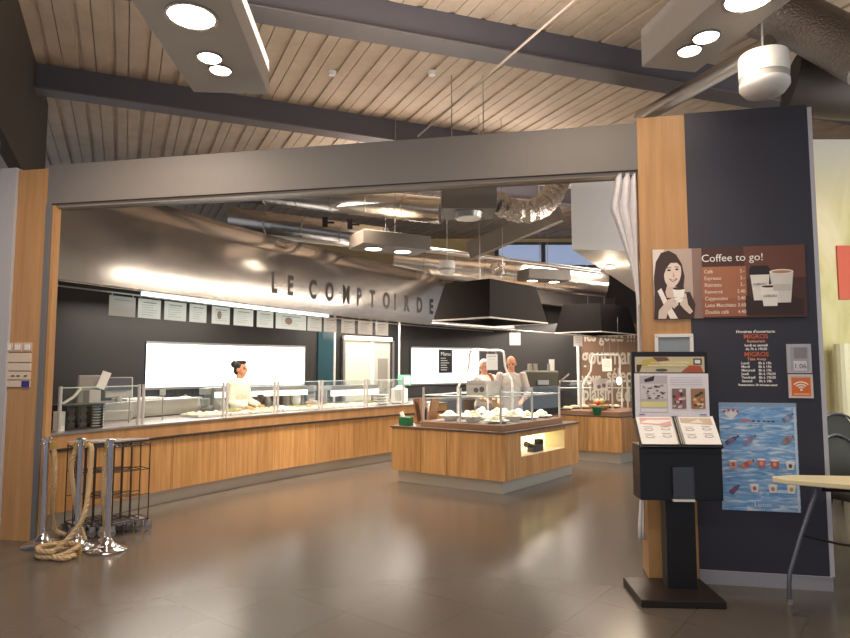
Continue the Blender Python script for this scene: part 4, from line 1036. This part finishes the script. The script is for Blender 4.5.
# framed notice
fr = onwall(1.785, 1.60, 'picture_frame', 'white framed pale grey notice on the wooden pillar', 'frame')
b = MB()
for c_, d_ in [((.14, -.012, .25), (.28, .02, .025)), ((.14, -.012, .012), (.28, .02, .025)), ((.012, -.012, .13), (.025, .02, .24)), ((.268, -.012, .13), (.025, .02, .24))]: b.box(c_, d_)
b.obj('frame', M_white, fr); MB().box((.14, -.006, .13), (.24, .008, .22)).obj('notice', mat('notice', '#8e979f', .3), fr)
# opening hours lettering
oh = onwall(2.50, 1.46, 'opening_hours', 'white and orange opening hours lettering on the navy wall', 'sign', d=.001)
M_or = mat('orange_text', '#d5683c', .5)
M_pe = mat('peach_text', '#e0a080', .5)
for s_, sz, m_, z in [("Horaires d'ouverture:", .031, M_paper, .405), ('MIGROS', .047, M_or, .363), ('Restaurant', .029, M_pe, .333), ('lundi au samedi', .026, M_paper, .303), ('de 7h à 19h30', .026, M_paper, .275),
                     ('MIGROS', .047, M_or, .228), ('Take Away', .029, M_pe, .198), ('Restauration 30 minutes avant', .022, M_paper, .006)]:
    text(s_, sz, m_, oh, (0, -.001, z), 'lettering', 'CENTER', .0004, 1, 90, .0006)
z = .168
for a, p_ in [('Lundi', '8h à 19h'), ('Mardi', '8h à 19h'), ('Mercredi', '8h à 19h'), ('Jeudi', '8h à 19h30'), ('Vendredi', '8h à 19h30'), ('Samedi', '8h à 18h')]:
    text(a, .026, M_paper, oh, (-.11, -.001, z), 'lettering', 'LEFT', .0004, 1, 90, .0006); text(p_, .026, M_paper, oh, (.01, -.001, z), 'lettering', 'LEFT', .0004, 1, 90, .0006); z -= .0268
n1_ = onwall(2.703, 1.562, 'wall_notice', 'silver framed notice reading 1.06 on the navy wall', 'notice')
MB().box((.082, -.007, .108), (.165, .014, .216)).obj('frame', mat('frame_silver', '#b4b2bb', .35), n1_)
art('print', n1_, (0, -.0145, 0), [('#a3a1ac', rect(.022, .02, .145, .195)), ('#86848e', rect(.045, .11, .135, .19)), ('#d5d4da', rect(.04, .02, .13, .09))])
text('1.06', .05, mat('dark_text', '#3d3c44', .5), n1_, (.085, -.017, .035), 'lettering', 'CENTER', .0004)
n2_ = onwall(2.706, 1.378, 'wifi_sign', 'orange wireless symbol sign below the silver notice', 'sign')
MB().box((.082, -.006, .088), (.165, .012, .176)).obj('frame', mat('frame_pink', '#d9c4bf', .4), n2_)
ly = [('#e0702c', rect(.018, .018, .147, .152)), ('#b7b0c4', rect(.015, .150, .150, .160))]
def arc(r0, r1): return ell(.082, .062, r0, r0*.9, 12, 0, 40, 140)+ell(.082, .062, r1, r1*.9, 12, 0, 140, 40)
ly += [('#f6efe8', arc(.068, .058)), ('#f6efe8', arc(.047, .037)), ('#f6efe8', arc(.028, .018)), ('#f6efe8', ell(.082, .062, .009, .009)), ('#f0c09a', rect(.03, .026, .135, .034))]
art('print', n2_, (0, -.0125, 0), ly)
# blue poster
po = onwall(2.225, .545, 'poster', 'blue water poster with drinks and bottles on the navy wall', 'poster')
PW, PH = .535, .795
def water():
    m = bpy.data.materials.new('water_print'); m.use_nodes = True; nt = m.node_tree; p = nt.nodes['Principled BSDF']
    tc = nt.nodes.new('ShaderNodeTexCoord'); mp = nt.nodes.new('ShaderNodeMapping'); mp.inputs['Scale'].default_value = (8, 1, 42); mp.inputs['Rotation'].default_value = (0, .12, 0)
    nt.links.new(tc.outputs['Object'], mp.inputs['Vector'])
    n = nt.nodes.new('ShaderNodeTexNoise'); n.inputs['Scale'].default_value = 1; n.inputs['Detail'].default_value = 5; n.inputs['Distortion'].default_value = 1.0
    nt.links.new(mp.outputs[0], n.inputs['Vector']); r = nt.nodes.new('ShaderNodeValToRGB'); nt.links.new(n.outputs[0], r.inputs[0])
    e = r.color_ramp.elements; e[0].position = .3; e[0].color = lin('#5a92cf'); e[1].position = .72; e[1].color = lin('#e2ecf6'); x = e.new(.5); x.color = lin('#86b2e0')
    nt.links.new(r.outputs[0], p.inputs['Base Color']); p.inputs['Roughness'].default_value = .35
    return m
MB().box((PW/2, -.003, PH/2), (PW, .006, PH)).obj('sheet', water(), po)
ly = [('#8ea5c4', rect(0, PH-.03, PW, PH)), ('#c9d8e8', rect(PW-.02, .0, PW-.005, PH-.03))]
def bottle(cx, cz, L_, w2, a, c1, c2):
    def T(pts): return [(cx+x*math.cos(a)-z_*math.sin(a), cz+x*math.sin(a)+z_*math.cos(a)) for x, z_ in pts]
    return [(c1, T([(-L_/2, -w2), (L_*.2, -w2), (L_*.32, -w2*.45), (L_*.42, -w2*.45), (L_*.42, w2*.45), (L_*.32, w2*.45), (L_*.2, w2), (-L_/2, w2)])), (c2, T([(-L_*.25, -w2*.9), (L_*.08, -w2*.9), (L_*.08, w2*.9), (-L_*.25, w2*.9)])), ('#2d3f74', T([(L_*.42, -w2*.5), (L_*.5, -w2*.5), (L_*.5, w2*.5), (L_*.42, w2*.5)]))]
for a_ in (-35, -12, 10, 32):                                       # the fan of spoons and straws
    x0, z0 = .085, .67; x1, z1 = x0+.085*math.sin(R(a_)), z0+.07*math.cos(R(a_)); ly.append(('#e5e4ea', [(x0-.006, z0), (x0+.006, z0), (x1+.014, z1), (x1-.014, z1)])); ly.append(('#c45f4c', ell(x1, z1, .009, .012)))
ly += [('#c77e86', rect(.15, .655, .215, .672))]
for x in (.225, .262, .30, .33, .36): ly.append(('#3d4460', rect(x, .655, x+.022, .664)))
for x in (.20, .235, .275): ly.append(('#8290aa', rect(x, .625, x+.03, .631)))
ly += bottle(.475, .69, .09, .018, R(38), '#77809f', '#9aa3bd'); ly += bottle(.085, .52, .11, .015, R(32), '#5a5f86', '#9b6c7c'); ly += bottle(.205, .52, .11, .013, R(38), '#8a86a8', '#b07f94'); ly += bottle(.47, .53, .085, .019, R(32), '#a98784', '#8d7076')
ly += bottle(.185, .345, .10, .018, R(30), '#d38a7c', '#c65f58'); ly += bottle(.09, .155, .085, .017, R(45), '#6a5a90', '#8f5a78')
for cx, cz, c1, c2 in [(.085, .335, '#d9a9a0', '#c0645c'), (.28, .35, '#c9706a', '#e2a79a'), (.37, .345, '#c05f58', '#e2a79a'), (.475, .335, '#dfe3e8', '#6b4b48'), (.225, .165, '#e6e2e6', '#b85f5a'), (.35, .165, '#e6e2e0', '#d08a5f'), (.475, .165, '#e4e4e2', '#c8a24c')]:
    ly += [(c1, [(cx-.022, cz-.028), (cx+.022, cz-.028), (cx+.032, cz+.028), (cx-.032, cz+.028)]), (c2, ell(cx, cz, .013, .015)), ('#f4f2f2', ell(cx, cz+.028, .032, .007))]
art('print', po, (0, -.0065, 0), ly, .00015)
text('Lipton', .045, M_paper, po, (PW/2+.01, -.016, .035), 'lettering', 'CENTER', .0004)
# switch plates on the left pillar
sw = [(-4.035, 1.755, .10, .085, 'left'), (-3.93, 1.755, .10, .085, 'middle'), (-3.825, 1.755, .10, .085, 'right')]
for x, z, w_, h, n in sw:
    t = onwall(x, z, 'light_switch', 'square light switch on the left wooden pillar, %s of the top three' % n, 'switch', 'switches on the left pillar')
    MB().box((w_/2, -.006, h/2), (w_*.94, .012, h)).obj('plate', mat('plate_pink', '#cdb6a6', .5), t, bevel=.003); MB().box((w_/2, -.014, h/2), (w_*.55, .006, h*.6)).obj('rocker', M_white, t)
for k, (z0, z1, lab) in enumerate([(1.655, 1.74, 'blank white plate directly below the light switches'), (1.575, 1.645, 'second white plate below the light switches, slim'), (1.49, 1.565, 'wall panel with small dark buttons on the left pillar'), (1.42, 1.48, 'lowest white plate on left pillar with a blue square')]):
    t = onwall(-4.035, z0, 'wall_plate', lab, 'wall plate')
    MB().box((.155, -.006, (z1-z0)/2), (.31, .012, z1-z0)).obj('plate', mat('plate_cream', '#d6c6b4', .5), t, bevel=.003)
    if k == 2:
        for x in (.04, .12, .18, .26): MB().box((x, -.014, .035), (.03, .006, .012)).obj('button', M_blackm, t)
    if k == 3: MB().box((.265, -.014, .03), (.085, .006, .056)).obj('blue_square', mat('blue_label', '#2b2f86', .5), t)

# ------------------------------------------------------------------ menu kiosk
kx, ky = 1.815, 4.50
kk = thing('menu_kiosk', 'tall black menu stand with poster display before the navy wall', 'menu stand', (kx, ky, 0), R(-3))
MB().box((-.075, .0, .025), (.56, .46, .05)).obj('base', mat('kiosk_base', '#241d1b', .35), kk, bevel=.006)
MB().box((.0, .06, .36), (.205, .12, .66)).obj('column', M_black, kk, bevel=.004)
MB().box((.0, .05, .86), (.575, .18, .385)).obj('cabinet', mat('kiosk_blue', '#181922', .4), kk, bevel=.004)
MB().box((.0, -.045, 1.0), (.575, .01, .006)).obj('seam', M_blackm, kk)
# sloping book rest
sl_ = Matrix.Translation((.0, .015, 1.145)) @ Matrix.Rotation(R(52), 4, 'X')
MB().box((0, 0, 0), (.575, .27, .02), 0, sl_).obj('book_rest', M_black, kk)
for k, x in enumerate((-.145, .145)):
    m = MB().box((x, 0, .016), (.262, .235, .008), 0, sl_).obj('menu_page', M_paper, kk)
    h = bpy.data.objects.new('x', None)
    ly = [('#d8a7a3', [(-.11, .05), (.11, .03), (.11, .1), (-.11, .1)]), ('#efe5e2', [(-.11, .06), (.02, .05), (.11, .075), (.11, .085), (-.05, .085)])] if k == 0 else [('#cdb49e', [(-.11, .06), (.11, .04), (.11, .1), (-.11, .1)]), ('#e9dfd6', [(-.05, .06), (.05, .06), (.02, .09)])]
    for cx, cz in ((-.06, .01), (.06, .015), (-.06, -.05), (.06, -.045)):
        ly += [('#6d5f60', rect(cx-.035, cz+.012, cx+.03, cz+.015)), ('#a59a9a', ell(cx, cz-.008, .032, .011)), ('#efecea', ell(cx, cz-.008, .024, .007))]
    a = art('print', kk, (0, 0, 0), ly, .0001); bpy.data.objects.remove(h)
    a.matrix_local = sl_ @ Matrix.Translation((x, 0, .021)) @ Matrix.Rotation(R(-90), 4, 'X')
    
for x in (-.02, .0, .02): MB().box((x, 0, .02), (.008, .235, .012), 0, sl_).obj('ring_binding', M_satin, kk)
# upright display
MB().box((-.02, .09, 1.475), (.55, .03, .49)).obj('display_frame', M_black, kk, bevel=.004)
MB().box((-.02, .072, 1.625), (.50, .006, .115)).obj('header_strip', mat('strip', '#cdbfa2', .5), kk)
ly = [('#d8c98a', rect(-.18, -.02, .17, .03)), ('#7a5648', [(-.12, .055), (-.02, .055), (0, .03), (-.1, .02)]), ('#c9b05a', [(-.2, .03), (-.12, .05), (-.06, .0), (-.2, -.01)]),
      ('#4a3a34', [(-.24, -.055), (-.22, -.055), (-.2, .0), (-.24, .0)]), ('#b5583f', [(.08, -.055), (.24, -.055), (.22, -.01), (.14, -.005)]), ('#3f3a3a', [(.17, .0), (.23, .0), (.23, .045), (.17, .045)]), ('#eee7dd', [(.18, .008), (.22, .008), (.22, .035), (.18, .035)]),
      ('#5a5a4a', ell(-.06, -.04, .045, .01)), ('#efe6cc', rect(-.16, -.008, .12, .0)), ('#efe6cc', rect(-.14, .01, .14, .016))]
art('print', kk, (-.02, .068, 1.625), ly, .0002)
MB().box((-.012, .070, 1.405), (.53, .008, .31)).obj('poster_sheet', mat('sheet_white', '#efeaf0', .5), kk)
ly = [('#c5bdc2', rect(-.23, -.13, -.03, .14)), ('#ddd5d5', rect(-.225, -.03, -.035, .08)), ('#3d2f2c', [(-.2, .11), (-.12, .14), (-.13, .10), (-.19, .09)]), ('#e8df9a', rect(-.225, -.09, -.035, -.05)), ('#f0eaef', rect(-.225, -.125, -.035, -.1))]
random.seed(3)
for j in range(26): cx, cz = random.uniform(-.21, -.05), random.uniform(-.03, .07); ly.append((['#5a5054', '#8a7d7c', '#b0a2a0'][j % 3], ell(cx, cz, random.uniform(.006, .016), random.uniform(.004, .009), 8)))
for x0 in (.0, .135):
    ly.append(('#8b6f6c' if x0 < .1 else '#a8795a', rect(x0, -.10, x0+.10, .045)))
    for j in range(16): cx, cz = x0+random.uniform(.012, .088), random.uniform(-.09, .035); ly.append(((['#e7dcdc', '#c2555f', '#4e3f40', '#d4b2b0'] if x0 < .1 else ['#d59a62', '#7c3d2c', '#e6cfa6', '#3d4a2e'])[j % 4], ell(cx, cz, .014, .01, 8)))
for j in range(4): ly.append(('#cfc8d2', rect(-.01, .125-.018*j, .22, .129-.018*j)))
ly += [('#6f7fb5', rect(-.24, -.148, -.2, -.14)), ('#6f7fb5', rect(.19, -.148, .24, -.14))]
art('print', kk, (-.012, .065, 1.405), ly, .0001)
MB().box((.0, .10, 1.15), (.05, .03, .3)).obj('spine', M_black, kk)
MB().box((.005, -.055, .785), (.15, .03, .24)).obj('leaflet_holder', M_acryl, kk)
MB().box((.005, -.05, .80), (.13, .008, .20)).obj('leaflets', mat('leaf_grey', '#3a3c46', .4), kk)
MB().box((.005, -.056, .672), (.15, .034, .012)).obj('holder_base', M_white, kk)

# ------------------------------------------------------------------ rope barrier posts, ropes, tray trolleys
def stanchion(loc, lab):
    t = thing('rope_post', lab, 'barrier post', loc, 0, 'chrome barrier posts by the left pillar')
    MB().lathe([(0, 0), (.165, 0), (.17, .012), (.16, .022), (.10, .045), (.055, .07), (.04, .10), (.032, .11), (0, .11)], seg=32).obj('base', M_chrome, t, True)
    MB().cyl((0, 0, .09), (0, 0, .95), .0235, seg=20).obj('post', M_chrome, t, True)
    MB().lathe([(0, .97), (.02, .97), (.045, .962), (.045, .95), (.024, .945), (.024, .93)], seg=24).obj('cap', M_chrome, t, True)
    b = MB()
    for a_ in (0, 90, 180, 270): b.tube([(.02*math.cos(R(a_)), .02*math.sin(R(a_)), .91), (.05*math.cos(R(a_)), .05*math.sin(R(a_)), .92), (.055*math.cos(R(a_)), .055*math.sin(R(a_)), .90)], .005)
    b.obj('rope_ring', M_chrome, t, True)
    return t
S1 = stanchion((-2.80, 5.60, 0), 'chrome barrier post on round base, rightmost and nearest of the three')
S2 = dup(S1, (-3.10, 5.66, 0), label='chrome barrier post with rope coil at its foot, middle of the three')
S3 = dup(S1, (-3.455, 5.74, 0), label='chrome barrier post beside the left wooden pillar, leftmost of the three')
def rope(pts, lab, r=.022):
    P = [Vector(p) for p in pts]; P = [2*P[0]-P[1]]+P+[2*P[-1]-P[-2]]; pp = []
    for i in range(1, len(P)-2):
        for k in range(10):
            t = k/10; a, b, c, d = P[i-1:i+3]; pp.append(.5*((2*b)+(c-a)*t+(2*a-5*b+4*c-d)*t*t+(3*b-a-3*c+d)*t**3))
    pp.append(P[-2])
    t = thing('barrier_rope', lab, 'rope', tuple(pts[0]))
    base = Vector(pts[0]); pp = [p-base for p in pp]
    # three twisted strands
    for s_ in range(3):
        q = []; acc = 0
        for i, p in enumerate(pp):
            tg = (pp[min(i+1, len(pp)-1)]-pp[max(i-1, 0)]).normalized(); u = tg.orthogonal() if i == 0 else (u-tg*u.dot(tg)); u.normalize(); v = tg.cross(u)
            if i: acc += (pp[i]-pp[i-1]).length
            a = acc*45+s_*2.094; q.append(p+(u*math.cos(a)+v*math.sin(a))*r*.42)
        q2 = []
        for i in range(len(q)-1): q2 += [q[i], q[i].lerp(q[i+1], .5)]
        MB().tube(q2+[q[-1]], r*.62, 8).obj('strand', M_rope, t, True)
    MB().cyl((0, 0, .03), (0, 0, -.03), r*1.1).obj('end_cap', mat('rope_cap', '#b79a5a', .4, .5), t)
    return t
rope([(-3.385, 5.73, .90), (-3.37, 5.74, .6), (-3.42, 5.80, .35), (-3.46, 5.93, .1), (-3.40, 6.0, .03)], 'thick beige rope hanging from the leftmost barrier post')
rope([(-3.14, 5.66, .90), (-3.18, 5.66, .72), (-3.16, 5.68, .5), (-3.12, 5.72, .2), (-3.1, 5.80, .03)], 'thick beige rope hanging left of the middle barrier post')
rope([(-3.02, 5.62, .92), (-2.96, 5.58, .88), (-2.95, 5.54, .6), (-2.94, 5.47, .35), (-3.0, 5.42, .2), (-3.08, 5.36, .1), (-3.14, 5.34, .03), (-3.0, 5.28, .026), (-2.95, 5.37, .026)], 'thick beige rope hanging right of the middle post down to the floor')
cx, cy = -3.13, 5.43
rope([(cx+.16*math.cos(a_), cy+.13*math.sin(a_), z_) for a_, z_ in [(0.3, .03), (1.2, .03), (2.2, .03), (3.2, .03), (4.2, .03), (5.2, .035), (6.1, .07), (7.0, .075), (8.2, .075), (9.4, .075), (10.4, .075), (11.2, .07)]], 'thick beige rope coiled on the floor at the middle post')
rope([(-2.835, 5.61, .90), (-2.86, 5.62, .7), (-2.865, 5.64, .4), (-2.88, 5.72, .1), (-2.96, 5.80, .03)], 'thick beige rope hanging left of the rightmost barrier post')
def trolley(loc, rz, lab):
    t = thing('tray_trolley', lab, 'trolley', loc, rz, 'wire tray trolleys behind the barrier posts')
    w_, d_ = .22, .34; b = MB()
    for x in (-w_/2, w_/2):
        for y in (-d_/2, d_/2): b.cyl((x, y, .10), (x, y, .86), .006, seg=6)
        for z in (.12, .36, .60, .84): b.cyl((x, -d_/2, z), (x, d_/2, z), .004, seg=6)
        b.cyl((x, 0, .12), (x, 0, .84), .003, seg=6)
    for y in (-d_/2, d_/2):
        for z in (.12, .60, .84): b.cyl((-w_/2, y, z), (w_/2, y, z), .004, seg=6)
    b.obj('wire_frame', M_wire, t)
    MB().box((0, .0, .885), (.022, .40, .016)).obj('handle', M_grey, t, bevel=.004)
    MB().box((0, d_*.0, .11), (w_, d_, .012)).obj('base_plate', M_wheel, t)
    for x in (-w_/2, w_/2):
        for y in (-d_/2, d_/2):
            c = MB().cyl((x-.013, y, .04), (x+.013, y, .04), .038, seg=16).obj('castor', M_wheel, t, True)
            MB().box((x, y, .075), (.035, .05, .05)).obj('castor_fork', M_satin, c)
    return t
t0 = trolley((-3.30, 6.20, 0), R(-43), 'wire tray trolley, first from the left in the nested row')
for k in range(1, 5):
    dup(t0, (-3.30+.09*k, 6.20+.006*k, 0), R(-43), 'wire tray trolley, %s from the left in the nested row' % ORD[k])

# ------------------------------------------------------------------ chair and table at right edge
tb = thing('bistro_table', 'small table with pale wooden top at the right edge', 'table', (2.62, 4.16, 0))
b = MB(); P = [(-.275, .09), (-.26, .13), (-.1, .19), (.5, .12), (.5, -.36), (.05, -.16), (-.24, .02)]
b.prism(P, .832, .866).obj('table_top', M_palewood, tb, bevel=.006)
MB().tube([(-.02, .05, .838), (-.03, .04, .76), (-.14, .03, .5), (-.235, .01, .27), (-.25, 0, .2), (-.25, 0, .09)], .014, 10).obj('leg', mat('leg_grey', '#6d6e78', .35, .7), tb, True)
MB().cyl((-.25, 0, .105), (-.25, 0, .075), .018).obj('ferrule', M_chrome, tb, True)
MB().cyl((-.25, 0, .075), (-.25, 0, .0), .02, .017).obj('foot', mat('foot_beige', '#6f675c', .6), tb, True)
MB().tube([(-.13, .03, .5), (.12, .04, .44), (.5, -.02, .4)], .008).obj('cross_bar', M_blackm, tb)
MB().tube([(.0, .0, .8), (.25, .0, .79), (.5, -.05, .79)], .012).obj('support_rail', M_black, tb)
MB().cyl((.2, -.01, .80), (.25, -.01, .80), .022).obj('clamp', M_white, tb)
def chair(loc, rz, lab):
    t = thing('padded_chair', lab, 'chair', loc, rz)
    MB().box((0, 0, .47), (.50, .48, .075)).obj('seat', M_seat, t, bevel=.03)
    b = MB(); rows = []
    n = 12
    for k in range(n+1):
        u = -1+2*k/n; zt = .47+.5*math.sqrt(max(0, 1-(abs(u)**2.6)))*1.0
        rows.append([b.b.verts.new((u*.26, .24+.04*(1-u*u), .55)), b.b.verts.new((u*.26, .27+.05*(1-u*u), (.55+max(zt, .56))/2)), b.b.verts.new((u*.26, .31+.04*(1-u*u), max(zt, .56)))])
    for a, c in zip(rows, rows[1:]):
        for k in range(2): b.b.faces.new((a[k], c[k], c[k+1], a[k+1]))
    o = b.obj('backrest', M_seat, t, True); s_ = o.modifiers.new('s', 'SOLIDIFY'); s_.thickness = .03
    pts = [(-.27, .2, .45)]+[(-.27*math.cos(math.pi*k/12)*1.02, .26+.05*math.sin(math.pi*k/12), .56+.42*math.sin(math.pi*k/12)**.6) for k in range(13)]+[(.27, .2, .45)]
    MB().tube(pts, .013).obj('back_frame', mat('leg_grey', '#6d6e78', .35, .7), t, True)
    for x in (-.22, .22):
        MB().tube([(x, -.2, .44), (x*1.15, -.24, .0)], .012).obj('leg', M_black, t); MB().tube([(x, .2, .44), (x*1.15, .27, .0)], .012).obj('leg', M_black, t)
    return t
chair((3.92, 5.55, 0), R(20), 'dark padded chair with rounded back at right edge, behind the pale table')
chair((4.78, 6.85, 0), R(10), 'dark padded chair further back at the right edge').scale = (1.1, 1.1, 1.1)
# folded slatted chair and sill by the yellow wall
fs_ = thing('folding_chair', 'folded brown slatted chair leaning by the yellow wall', 'chair', (4.98, 7.45, 0))
for k in range(5): MB().box((.05*k, 0, 1.05), (.03, .03, .55), 0, Matrix.Translation((0, 0, 0)) @ Matrix.Rotation(R(-25), 4, 'Y') @ Matrix.Translation((-.4, 0, .0))).obj('slat', mat('slat_brown', '#4a2f22', .5), fs_)
for x in (-.1, .15): MB().tube([(x+.1, 0, 1.0), (x, -.05, 0)], .014).obj('leg', M_blackm, fs_)
